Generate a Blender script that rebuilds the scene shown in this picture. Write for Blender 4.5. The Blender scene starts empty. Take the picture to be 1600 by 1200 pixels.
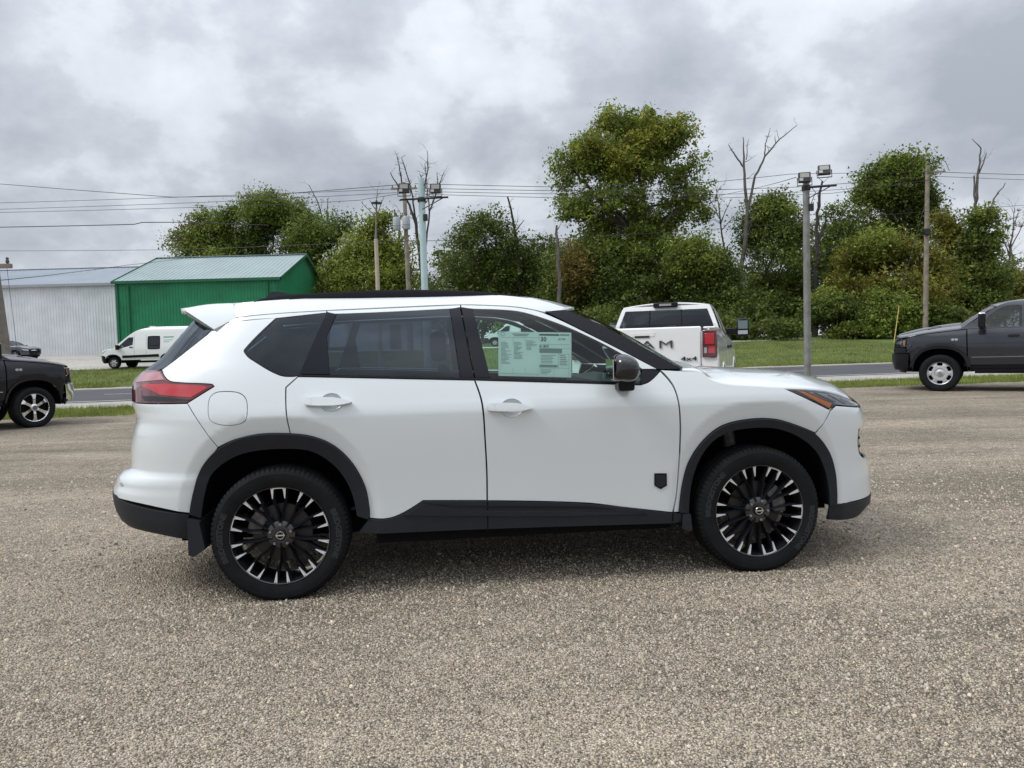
import bpy, math, random
import numpy as np
from mathutils import Vector, Matrix, geometry
R_ = math.radians
SC = bpy.context.scene
COL = SC.collection
# ---------------------------------------------------------------- camera
cam = bpy.data.cameras.new('camera'); camo = bpy.data.objects.new('camera', cam); COL.objects.link(camo)
cam.sensor_width = 36.0; cam.lens = 36.0*1150/1600; cam.clip_end = 3000; cam.clip_start = .05
camo.location = (0, 0, 1.36)
camo.rotation_euler = (Matrix.Rotation(R_(90-2.948), 3, 'X') @ Matrix.Rotation(R_(-1.5), 3, 'Z')).to_euler()
SC.camera = camo
# ---------------------------------------------------------------- sky: an even layer of cloud over a daylight sky
SUN_EL, SUN_AZ = 50, 252      # degrees; azimuth clockwise from +Y
w = bpy.data.worlds.new('World'); SC.world = w; w.use_nodes = True
nt = w.node_tree; nt.nodes.clear()
def N(t, **k):
    n = nt.nodes.new(t)
    for a, b in k.items():
        if a.startswith('i_'): n.inputs[a[2:].replace('_', ' ')].default_value = b
        else: setattr(n, a, b)
    return n
L = lambda a, b: nt.links.new(a, b)
def math_(op, a, b=None):
    n = N('ShaderNodeMath', operation=op)
    for i, v in enumerate((a, b)):
        if v is None: continue
        if isinstance(v, (int, float)): n.inputs[i].default_value = v
        else: L(v, n.inputs[i])
    return n.outputs[0]
out = N('ShaderNodeOutputWorld'); bg = N('ShaderNodeBackground')
tc = N('ShaderNodeTexCoord'); sep = N('ShaderNodeSeparateXYZ'); L(tc.outputs['Generated'], sep.inputs[0])
zc = math_('MAXIMUM', sep.outputs[2], 0.0)
den = math_('ADD', zc, 0.55)
cmb = N('ShaderNodeCombineXYZ'); L(math_('DIVIDE', sep.outputs[0], den), cmb.inputs[0]); L(math_('DIVIDE', sep.outputs[1], den), cmb.inputs[1])
n1 = N('ShaderNodeTexNoise', i_Scale=3.6, i_Detail=8.0, i_Roughness=.56, i_Distortion=.08); L(cmb.outputs[0], n1.inputs['Vector'])
n2 = N('ShaderNodeTexNoise', i_Scale=1.7, i_Detail=3.0, i_Roughness=.5); L(cmb.outputs[0], n2.inputs['Vector'])
mixn = math_('ADD', math_('MULTIPLY', n1.outputs[0], .72), math_('MULTIPLY', n2.outputs[0], .28))
ramp = N('ShaderNodeValToRGB'); L(mixn, ramp.inputs[0])
el = ramp.color_ramp.elements
el[0].position = .37; el[0].color = (.318, .346, .392, 1)
el[1].position = .62; el[1].color = (.625, .652, .700, 1)
e = el.new(.45); e.color = (.395, .424, .472, 1)
e = el.new(.50); e.color = (.462, .492, .540, 1)
e = el.new(.53); e.color = (.540, .568, .616, 1)
sky = N('ShaderNodeTexSky', sky_type='NISHITA', sun_disc=False, sun_elevation=R_(SUN_EL), sun_rotation=R_(SUN_AZ))
skm = N('ShaderNodeMixRGB', blend_type='MULTIPLY'); skm.inputs[0].default_value = 1; L(sky.outputs[0], skm.inputs[1]); skm.inputs[2].default_value = (.08, .08, .08, 1)
cl = N('ShaderNodeMixRGB'); cl.inputs[0].default_value = .06; L(ramp.outputs[0], cl.inputs[1]); L(skm.outputs[0], cl.inputs[2])
gain = math_('ADD', math_('MULTIPLY', math_('POWER', zc, 2.2), 2.2), .92)      # an overcast sky brightens towards the zenith
gm = N('ShaderNodeVectorMath', operation='SCALE'); L(cl.outputs[0], gm.inputs[0]); L(gain, gm.inputs['Scale'])
L(gm.outputs[0], bg.inputs[0]); bg.inputs[1].default_value = 1.0; L(bg.outputs[0], out.inputs[0])
sun = bpy.data.lights.new('sun', 'SUN'); sun.energy = 1.5; sun.angle = R_(22); sun.color = (1, .97, .93)
suno = bpy.data.objects.new('sun', sun); COL.objects.link(suno)
az = R_(SUN_AZ); elv = R_(SUN_EL)
sd = Vector((math.sin(az)*math.cos(elv), math.cos(az)*math.cos(elv), math.sin(elv)))
suno.rotation_euler = (-sd).to_track_quat('-Z', 'Y').to_euler(); suno.location = (0, -5, 30)
vs = SC.view_settings; vs.view_transform = 'Standard'; vs.look = 'None'; vs.exposure = 0.42; vs.gamma = 1; vs.use_curve_mapping = False
SC.cycles.max_bounces = 5; SC.cycles.diffuse_bounces = 3; SC.cycles.glossy_bounces = 3; SC.cycles.transparent_max_bounces = 12
rng = np.random.default_rng(7); random.seed(7)
# ---------------------------------------------------------------- materials
class NT:
    def __init__(s, m): s.t = m.node_tree; s.t.nodes.clear()
    def n(s, t, **k):
        n = s.t.nodes.new(t)
        for a, b in k.items():
            if a.startswith('i_'): n.inputs[a[2:].replace('_', ' ')].default_value = b
            else: setattr(n, a, b)
        return n
    def l(s, a, b): s.t.links.new(a, b)
MATS = {}
def mat(name, col, rough=.5, metal=0., coat=0., var=0., vscale=8., bump=0., bscale=60., spec=.5, emis=None, alpha=None, dirt=None):
    if name in MATS: return MATS[name]
    m = bpy.data.materials.new(name); m.use_nodes = True; t = NT(m)
    o = t.n('ShaderNodeOutputMaterial'); p = t.n('ShaderNodeBsdfPrincipled'); t.l(p.outputs[0], o.inputs[0])
    p.inputs['Base Color'].default_value = (*col, 1); p.inputs['Roughness'].default_value = rough; p.inputs['Metallic'].default_value = metal
    p.inputs['Coat Weight'].default_value = coat; p.inputs['Coat Roughness'].default_value = .04; p.inputs['Specular IOR Level'].default_value = spec
    tc = t.n('ShaderNodeTexCoord')
    if var or dirt:
        nz = t.n('ShaderNodeTexNoise', i_Scale=vscale, i_Detail=5.0, i_Roughness=.6); t.l(tc.outputs['Object'], nz.inputs['Vector'])
        r = t.n('ShaderNodeValToRGB'); t.l(nz.outputs[0], r.inputs[0])
        d = dirt if dirt else tuple(max(0, c*(1-var)) for c in col); b = tuple(min(1, c*(1+var)) for c in col)
        r.color_ramp.elements[0].position = .32; r.color_ramp.elements[0].color = (*d, 1); r.color_ramp.elements[1].position = .68; r.color_ramp.elements[1].color = (*b, 1)
        t.l(r.outputs[0], p.inputs['Base Color'])
    if bump:
        nb = t.n('ShaderNodeTexNoise', i_Scale=bscale, i_Detail=4.0); t.l(tc.outputs['Object'], nb.inputs['Vector'])
        bp = t.n('ShaderNodeBump', i_Strength=bump, i_Distance=.01); t.l(nb.outputs[0], bp.inputs['Height']); t.l(bp.outputs[0], p.inputs['Normal'])
    if emis: p.inputs['Emission Color'].default_value = (*emis[0], 1); p.inputs['Emission Strength'].default_value = emis[1]
    MATS[name] = m; return m
def glass(name, tint, refl=1.0, rough=.0, fres=1.5, rc=(1, 1, 1)):
    if name in MATS: return MATS[name]
    m = bpy.data.materials.new(name); m.use_nodes = True; t = NT(m)
    o = t.n('ShaderNodeOutputMaterial'); tr = t.n('ShaderNodeBsdfTransparent'); tr.inputs[0].default_value = (*tint, 1)
    gl = t.n('ShaderNodeBsdfGlossy'); gl.inputs[0].default_value = (refl*rc[0], refl*rc[1], refl*rc[2], 1); gl.inputs['Roughness'].default_value = rough
    f = t.n('ShaderNodeFresnel'); f.inputs[0].default_value = fres
    mx = t.n('ShaderNodeMixShader'); t.l(f.outputs[0], mx.inputs[0]); t.l(tr.outputs[0], mx.inputs[1]); t.l(gl.outputs[0], mx.inputs[2]); t.l(mx.outputs[0], o.inputs[0])
    MATS[name] = m; return m
# ---------------------------------------------------------------- object helpers
def link(name, me, m=None, parent=None, **props):
    o = bpy.data.objects.new(name, me); COL.objects.link(o)
    if parent is not None: o.parent = parent
    if m is not None:
        for q in (m if isinstance(m, (list, tuple)) else [m]): me.materials.append(q)
    for k, v in props.items(): o[k] = v
    return o
def thing(name, label, cat, loc=(0, 0, 0), rz=0, group=None):
    o = bpy.data.objects.new(name, None); COL.objects.link(o); o.location = loc; o.rotation_euler = (0, 0, rz); o.empty_display_size = .2
    o['label'] = label; o['category'] = cat
    if group: o['group'] = group
    return o
def fast_mesh(name, V, F, smooth=False, normals=None, angle=None):
    """V (n,3); F list of index arrays (m,k)"""
    me = bpy.data.meshes.new(name); V = np.asarray(V, np.float32)
    if not isinstance(F, (list, tuple)) or (len(F) and not hasattr(F[0], 'ndim')):
        me.from_pydata([tuple(map(float, v)) for v in V], [], [tuple(map(int, f)) for f in F])
    else:
        F = [np.asarray(f, np.int32) for f in F if len(f)]
        me.vertices.add(len(V)); me.vertices.foreach_set('co', V.ravel())
        tot = np.concatenate([np.full(len(f), f.shape[1], np.int32) for f in F]); idx = np.concatenate([f.ravel() for f in F])
        me.loops.add(len(idx)); me.loops.foreach_set('vertex_index', idx)
        me.polygons.add(len(tot)); me.polygons.foreach_set('loop_start', np.concatenate([[0], np.cumsum(tot)[:-1]]).astype(np.int32))
    me.update(calc_edges=True)
    if smooth:
        me.polygons.foreach_set('use_smooth', np.ones(len(me.polygons), bool))
        if angle: me.set_sharp_from_angle(angle=R_(angle))
        if normals is not None: me.normals_split_custom_set_from_vertices([tuple(map(float, n)) for n in normals])
    return me
class MB:
    def __init__(s): s.v = []; s.f = []
    def add(s, V, F):
        b = len(s.v); s.v += [tuple(float(c) for c in p) for p in V]; s.f += [tuple(b+i for i in f) for f in F]; return s
    def box(s, x0, x1, y0, y1, z0, z1, M=None):
        V = [Vector((x, y, z)) for z in (z0, z1) for y in (y0, y1) for x in (x0, x1)]
        if M is not None: V = [M @ v for v in V]
        return s.add(V, [(0, 2, 3, 1), (4, 5, 7, 6), (0, 1, 5, 4), (2, 6, 7, 3), (0, 4, 6, 2), (1, 3, 7, 5)])
    def tube(s, pts, rad, n=8, caps=True):
        pts = [Vector(p) for p in pts]; rad = rad if isinstance(rad, (list, tuple)) else [rad]*len(pts)
        rings = []; up = None
        for i, p in enumerate(pts):
            d = (pts[min(i+1, len(pts)-1)]-pts[max(i-1, 0)]).normalized()
            if up is None: up = Vector((0, 0, 1)) if abs(d.z) < .9 else Vector((0, 1, 0))
            a = d.cross(up).normalized(); b = a.cross(d).normalized(); up = b
            rings.append([p+(a*math.cos(2*math.pi*k/n)+b*math.sin(2*math.pi*k/n))*rad[i] for k in range(n)])
        F = []
        for i in range(len(pts)-1):
            for k in range(n): k2 = (k+1) % n; F.append((i*n+k, i*n+k2, (i+1)*n+k2, (i+1)*n+k))
        if caps: F.append(tuple(range(n))[::-1]); F.append(tuple((len(pts)-1)*n+k for k in range(n)))
        return s.add([v for r in rings for v in r], F)
    def lathe(s, prof, n=48, c=(0, 0, 0), ax='Y', closed=False):
        """profile of (radius, along); axis Y or Z"""
        V = []
        for r, h in prof:
            for k in range(n):
                a = 2*math.pi*k/n; q = (r*math.cos(a), h, r*math.sin(a)) if ax == 'Y' else (r*math.cos(a), r*math.sin(a), h)
                V.append((q[0]+c[0], q[1]+c[1], q[2]+c[2]))
        F = []; m = len(prof)
        for i in range(m if closed else m-1):
            j = (i+1) % m
            for k in range(n):
                k2 = (k+1) % n; q = (i*n+k, i*n+k2, j*n+k2, j*n+k); F.append(q if ax == 'Y' else q[::-1])
        return s.add(V, F)
    def prism(s, poly, h0, h1, M=None):
        """2-D polygon in the local XY plane, extruded h0..h1"""
        n = len(poly); V = [Vector((p[0], p[1], h0)) for p in poly]+[Vector((p[0], p[1], h1)) for p in poly]
        if M is not None: V = [M @ v for v in V]
        return s.add(V, [tuple(range(n))[::-1], tuple(range(n, 2*n))]+[(k, (k+1) % n, n+(k+1) % n, n+k) for k in range(n)])
    def build(s, name, m, parent=None, smooth=True, angle=35, bevel=0, **props):
        me = fast_mesh(name, s.v, s.f, smooth=smooth, angle=angle) if s.v else bpy.data.meshes.new(name)
        o = link(name, me, m, parent, **props)
        if bevel:
            b = o.modifiers.new('bevel', 'BEVEL'); b.width = bevel; b.segments = 2; b.limit_method = 'ANGLE'; b.angle_limit = R_(40)
        return o
def copy_tree(o, parent=None):
    c = o.copy(); COL.objects.link(c)
    if parent is not None: c.parent = parent
    for ch in list(o.children):
        copy_tree(ch, c)
    return c
_tx = {}
def text2d(s, size=1.0, bold=0.0, res=2):
    """flat mesh of a line of lettering, centred, as (verts, faces)"""
    k = (s, size, bold)
    if k in _tx: return _tx[k]
    cu = bpy.data.curves.new('t', 'FONT'); cu.body = s; cu.size = size; cu.align_x = 'CENTER'; cu.align_y = 'CENTER'; cu.offset = bold; cu.resolution_u = res
    o = bpy.data.objects.new('t', cu); COL.objects.link(o); bpy.context.view_layer.update()
    me = bpy.data.meshes.new_from_object(o.evaluated_get(bpy.context.evaluated_depsgraph_get()))
    V = [tuple(v.co) for v in me.vertices]; F = [tuple(p.vertices) for p in me.polygons]
    bpy.data.objects.remove(o); bpy.data.curves.remove(cu); bpy.data.meshes.remove(me); _tx[k] = (V, F); return V, F
def spline(pts, closed=True, seg=6):
    """Catmull-Rom through traced points; a third value marks a sharp corner"""
    n = len(pts); P = [np.array(p[:2], float) for p in pts]; sh = [len(p) > 2 for p in pts]; out = []
    rngi = range(n if closed else n-1)
    for i in rngi:
        a, b = i, (i+1) % n
        p0 = P[(a-1) % n] if not sh[a] and (closed or a > 0) else 2*P[a]-P[b]
        p3 = P[(b+1) % n] if not sh[b] and (closed or b < n-1) else 2*P[b]-P[a]
        if sh[a] and sh[b]: out.append(P[a]); continue
        d1 = np.linalg.norm(P[b]-P[a])+1e-9
        m1 = (P[b]-p0)/(np.linalg.norm(P[a]-p0)+d1)*d1; m2 = (p3-P[a])/(np.linalg.norm(p3-P[b])+d1)*d1
        if sh[a]: m1 = P[b]-P[a] if sh[b] else .5*(3*(P[b]-P[a])-m2)
        if sh[b] and not sh[a]: m2 = .5*(3*(P[b]-P[a])-m1)
        for k in range(seg):
            t = k/seg; out.append((2*t**3-3*t**2+1)*P[a]+(t**3-2*t**2+t)*m1+(-2*t**3+3*t**2)*P[b]+(t**3-t**2)*m2)
    if not closed: out.append(P[-1])
    return np.array(out)
def resample(poly, step, closed=True):
    out = []; n = len(poly)
    for i in range(n if closed else n-1):
        a, b = poly[i], poly[(i+1) % n]; k = max(1, int(math.ceil(np.linalg.norm(b-a)/step)))
        for j in range(k): out.append(a+(b-a)*j/k)
    if not closed: out.append(poly[-1])
    q = [out[0]]
    for p in out[1:]:
        if np.linalg.norm(p-q[-1]) > 1e-4: q.append(p)
    if closed and np.linalg.norm(q[0]-q[-1]) < 1e-4: q.pop()
    return np.array(q)
def area2(p): x, y = p[:, 0], p[:, 1]; return np.sum(x*np.roll(y, -1)-np.roll(x, -1)*y)
def outn(p):
    """outward normals of a counter-clockwise loop"""
    d = np.roll(p, -1, 0)-p; d /= np.linalg.norm(d, axis=1)[:, None]+1e-12
    e = (d+np.roll(d, 1, 0)); e /= np.linalg.norm(e, axis=1)[:, None]+1e-9
    return np.stack([e[:, 1], -e[:, 0]], 1)
def inside(q, loops):
    a = np.concatenate(loops); b = np.concatenate([np.roll(p, -1, 0) for p in loops]); r = np.zeros(len(q), bool)
    dy = np.where(b[:, 1] == a[:, 1], 1e-12, b[:, 1]-a[:, 1])
    for i in range(0, len(q), 4000):
        x, y = q[i:i+4000, 0][:, None], q[i:i+4000, 1][:, None]
        c = ((a[:, 1] > y) != (b[:, 1] > y)) & (x < (b[:, 0]-a[:, 0])*(y-a[:, 1])/dy+a[:, 0]); r[i:i+4000] = c.sum(1) % 2 == 1
    return r
def pchip(xs,ys):
    xs=np.array(xs,float);ys=np.array(ys,float);h=np.diff(xs);d=np.diff(ys)/h
    m=np.zeros(len(xs));m[0]=d[0];m[-1]=d[-1]
    for i in range(1,len(xs)-1):
        if d[i-1]*d[i]>0:
            w1=2*h[i]+h[i-1];w2=h[i]+2*h[i-1];m[i]=(w1+w2)/(w1/d[i-1]+w2/d[i])
    def f(x):
        x=np.clip(np.asarray(x,float),xs[0],xs[-1]);i=np.clip(np.searchsorted(xs,x)-1,0,len(h)-1)
        t=(x-xs[i])/h[i];return ((2*t**3-3*t**2+1)*ys[i]+(t**3-2*t**2+t)*h[i]*m[i]+(-2*t**3+3*t**2)*ys[i+1]+(t**3-t**2)*h[i]*m[i+1])
    return f
class Body:
    """a vehicle's outer skin: half-width B(z), rounded off in plan towards the nose F(z) and the tail R(z).
    Panels are drawn as outlines in the side view (x, z) and laid on that skin."""
    def __init__(s, root, B, F, R, x0f, x0r, nf, nr, flare=()):
        s.root, s.B, s.F, s.R, s.x0f, s.x0r, s.nf, s.nr, s.flare = root, B, F, R, x0f, x0r, nf, nr, flare; s.cache = {}
    def u_of(s, x, z):
        x = np.asarray(x, float); z = np.asarray(z, float); af = s.F(z)-s.x0f; ar = s.x0r-s.R(z)
        uf = s.x0f+af*np.arcsin(np.clip((x-s.x0f)/af, 0, 1)); ur = s.x0r-ar*np.arcsin(np.clip((s.x0r-x)/ar, 0, 1))
        return np.where(x > s.x0f, uf, np.where(x < s.x0r, ur, x))
    def P(s, u, z, off=0.):
        u = np.asarray(u, float); z = np.asarray(z, float); af = s.F(z)-s.x0f; ar = s.x0r-s.R(z)
        tf = np.sin(np.clip((u-s.x0f)/af, 0, math.pi/2)); tr = np.sin(np.clip((s.x0r-u)/ar, 0, math.pi/2))
        x = np.where(u > s.x0f, s.x0f+af*tf, np.where(u < s.x0r, s.x0r-ar*tr, u))
        e = np.clip(1-tf**s.nf, 0, 1)**(1/s.nf)*np.clip(1-tr**s.nr, 0, 1)**(1/s.nr); y = s.B(z)*e
        for cx, cz, ax, az, rb, k in s.flare:
            r = ((np.abs(x-cx)/ax)**2.3+(np.maximum(z-cz, 0)/az)**2.3)**(1/2.3)
            t = np.clip((rb-r)/.03, 0, None); y = y-np.where(t < 1, .5*t*t, t-.5)*.03*k*np.clip((1.06-z)/.06, 0, 1)
        return np.stack([x, y, z], -1)
    def nrm(s, u, z):
        h = 2e-3; pu = s.P(u+h, z)-s.P(u-h, z); pz = s.P(u, z+h)-s.P(u, z-h)
        n = np.cross(pz, pu); n /= np.linalg.norm(n, axis=-1)[..., None]+1e-12
        return n, pu, pz
    def Sy(s, x, z): return float(s.P(s.u_of(x, z), z)[..., 1])
    def geo(s, loops, off, thick, gap, step, grid, sgn):
        key = (repr([np.asarray(l)[:, :2].tolist() if isinstance(l, np.ndarray) else l for l in loops]), off, thick, gap, step, grid)
        if key not in s.cache: s.cache[key] = s.geo1(loops, off, thick, gap, step, grid)
        V, Nn, tri, quads = s.cache[key]
        if sgn < 0: return V*[1, -1, 1], Nn*[1, -1, 1], tri[:, ::-1], quads[:, ::-1]
        return V, Nn, tri, quads
    def geo1(s, loops, off, thick, gap, step, grid):
        LP = []
        for i, lp in enumerate(loops):
            q = resample(spline(lp), step) if not isinstance(lp, np.ndarray) else resample(lp, step)
            q = np.stack([s.u_of(q[:, 0], q[:, 1]), q[:, 1]], 1); q = resample(q, step)
            if area2(q) < 0: q = q[::-1]
            q = q-outn(q)*(gap if i == 0 else -gap); LP.append(q)
        allp = np.concatenate(LP); edges = []; b = 0
        for q in LP: edges += [(b+k, b+(k+1) % len(q)) for k in range(len(q))]; b += len(q)
        lo, hi = LP[0].min(0), LP[0].max(0)
        gx = np.arange(lo[0]+grid/2, hi[0], grid); gz = np.arange(lo[1]+grid/2, hi[1], grid)
        G = np.stack(np.meshgrid(gx, gz), -1).reshape(-1, 2)
        if len(G):
            G = G[inside(G, LP)]
        if len(G):
            d = ((G[:, None, :]-allp[None, :, :])**2).sum(-1).min(1)
            G = G[d > (.55*min(grid, max(step, .3*grid)))**2]
        pts = np.concatenate([allp, G]) if len(G) else allp
        r = geometry.delaunay_2d_cdt([Vector(p) for p in pts], edges, [], 0, 1e-6)
        V2 = np.array([tuple(v) for v in r[0]]); T = np.array(r[2])
        T = T[inside(V2[T].mean(1), LP)]
        n, _, _ = s.nrm(V2[:, 0], V2[:, 1]); V = s.P(V2[:, 0], V2[:, 1])+n*off
        Vs, Ns, Fs = [V], [n], [T]; b = len(V)
        for i, q in enumerate(LP):
            nn, pu, pz = s.nrm(q[:, 0], q[:, 1]); o2 = outn(q)*(1 if i == 0 else -1)
            o3 = pu*o2[:, :1]+pz*o2[:, 1:]; o3 /= np.linalg.norm(o3, axis=1)[:, None]+1e-9
            p = s.P(q[:, 0], q[:, 1])+nn*off; m = len(q)
            Vs += [p, p-nn*min(.003, thick)+o3*.0008, p-nn*thick+o3*.0008]
            t = nn*.6+o3*.8; Ns += [t, o3, o3]
            k = np.arange(m); k2 = (k+1) % m
            for lv in (0, 1):
                a0 = b+lv*m; a1 = b+(lv+1)*m; Fq = np.stack([a0+k, a1+k, a1+k2, a0+k2], 1)
                Fs.append(Fq if i == 0 else Fq[:, ::-1])
            b += 3*m
        V = np.concatenate(Vs); Nn = np.concatenate(Ns)
        # winding: outline counter-clockwise in (x,z) seen from -y; body side is +y here, so flip for +y
        tri = Fs[0]; quads = np.concatenate(Fs[1:])
        c = np.cross(V[tri[:, 1]]-V[tri[:, 0]], V[tri[:, 2]]-V[tri[:, 0]]); flip = (c*Nn[tri[:, 0]]).sum(1) < 0
        tri = np.where(flip[:, None], tri[:, ::-1], tri)
        cq = np.cross(V[quads[:, 1]]-V[quads[:, 0]], V[quads[:, 2]]-V[quads[:, 0]]); fq = (cq*(Nn[quads].mean(1))).sum(1) < 0
        quads = np.where(fq[:, None], quads[:, ::-1], quads)
        return V, Nn, tri, quads
    def panel(s, name, loops, m, parent=None, sides=(-1,), off=0., thick=.015, gap=.002, step=.02, grid=.045, **props):
        """sides (-1,) right, (1,) left, (-1,1) both halves in one mesh"""
        if isinstance(loops, np.ndarray) or not isinstance(loops[0], (list, np.ndarray)): loops = [loops]
        Vs, Ns, Ts, Qs, b = [], [], [], [], 0
        for sg in sides:
            V, Nn, t, q = s.geo(loops, off, thick, gap, step, grid, sg)
            Vs.append(V); Ns.append(Nn); Ts.append(t+b); Qs.append(q+b); b += len(V)
        V = np.concatenate(Vs); Nn = np.concatenate(Ns); Nn /= np.linalg.norm(Nn, axis=1)[:, None]+1e-9
        me = fast_mesh(name, V, [np.concatenate(Ts), np.concatenate(Qs)], smooth=True, normals=Nn)
        return link(name, me, m, parent if parent is not None else s.root, **props)
    def pair(s, name, loops, m, **k): return [s.panel(name, loops, m, sides=(sg,), **k) for sg in (-1, 1)]
    def across(s, name, edge, m, crown, parent=None, nu=24, seg=5, p=2.2, bulge=0., thick=0., y=None, ins=0., **props):
        """a sheet spanned from the right edge curve (x,z) on the skin to its mirror; crown(x) lifts it, bulge pushes it forward"""
        E = spline(edge, closed=False, seg=seg); V = []; n = nu+1
        for i, (x, z) in enumerate(E):
            yy = (s.Sy(x, z) if y is None else y)-ins; c = crown(x) if callable(crown) else crown; bb = bulge(x) if callable(bulge) else bulge
            for k in range(n):
                u = -1+2*k/nu; f = 1-abs(u)**p; V.append((x+bb*f, yy*u, z+c*f))
        F = [(i*n+k, (i+1)*n+k, (i+1)*n+k+1, i*n+k+1) for i in range(len(E)-1) for k in range(nu)]
        a, b2, c2 = (Vector(V[F[len(F)//2][j]]) for j in (0, 1, 2))
        if (b2-a).cross(c2-a).z < 0: F = [f[::-1] for f in F]
        me = fast_mesh(name, np.array(V), F, smooth=True)
        o = link(name, me, m, parent if parent is not None else s.root, **props)
        if thick: md = o.modifiers.new('solid', 'SOLIDIFY'); md.thickness = thick; md.offset = -1
        return o
def ring_poly(outer, inner): return [tuple(p) for p in outer]+[tuple(p) for p in inner[::-1]]
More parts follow.
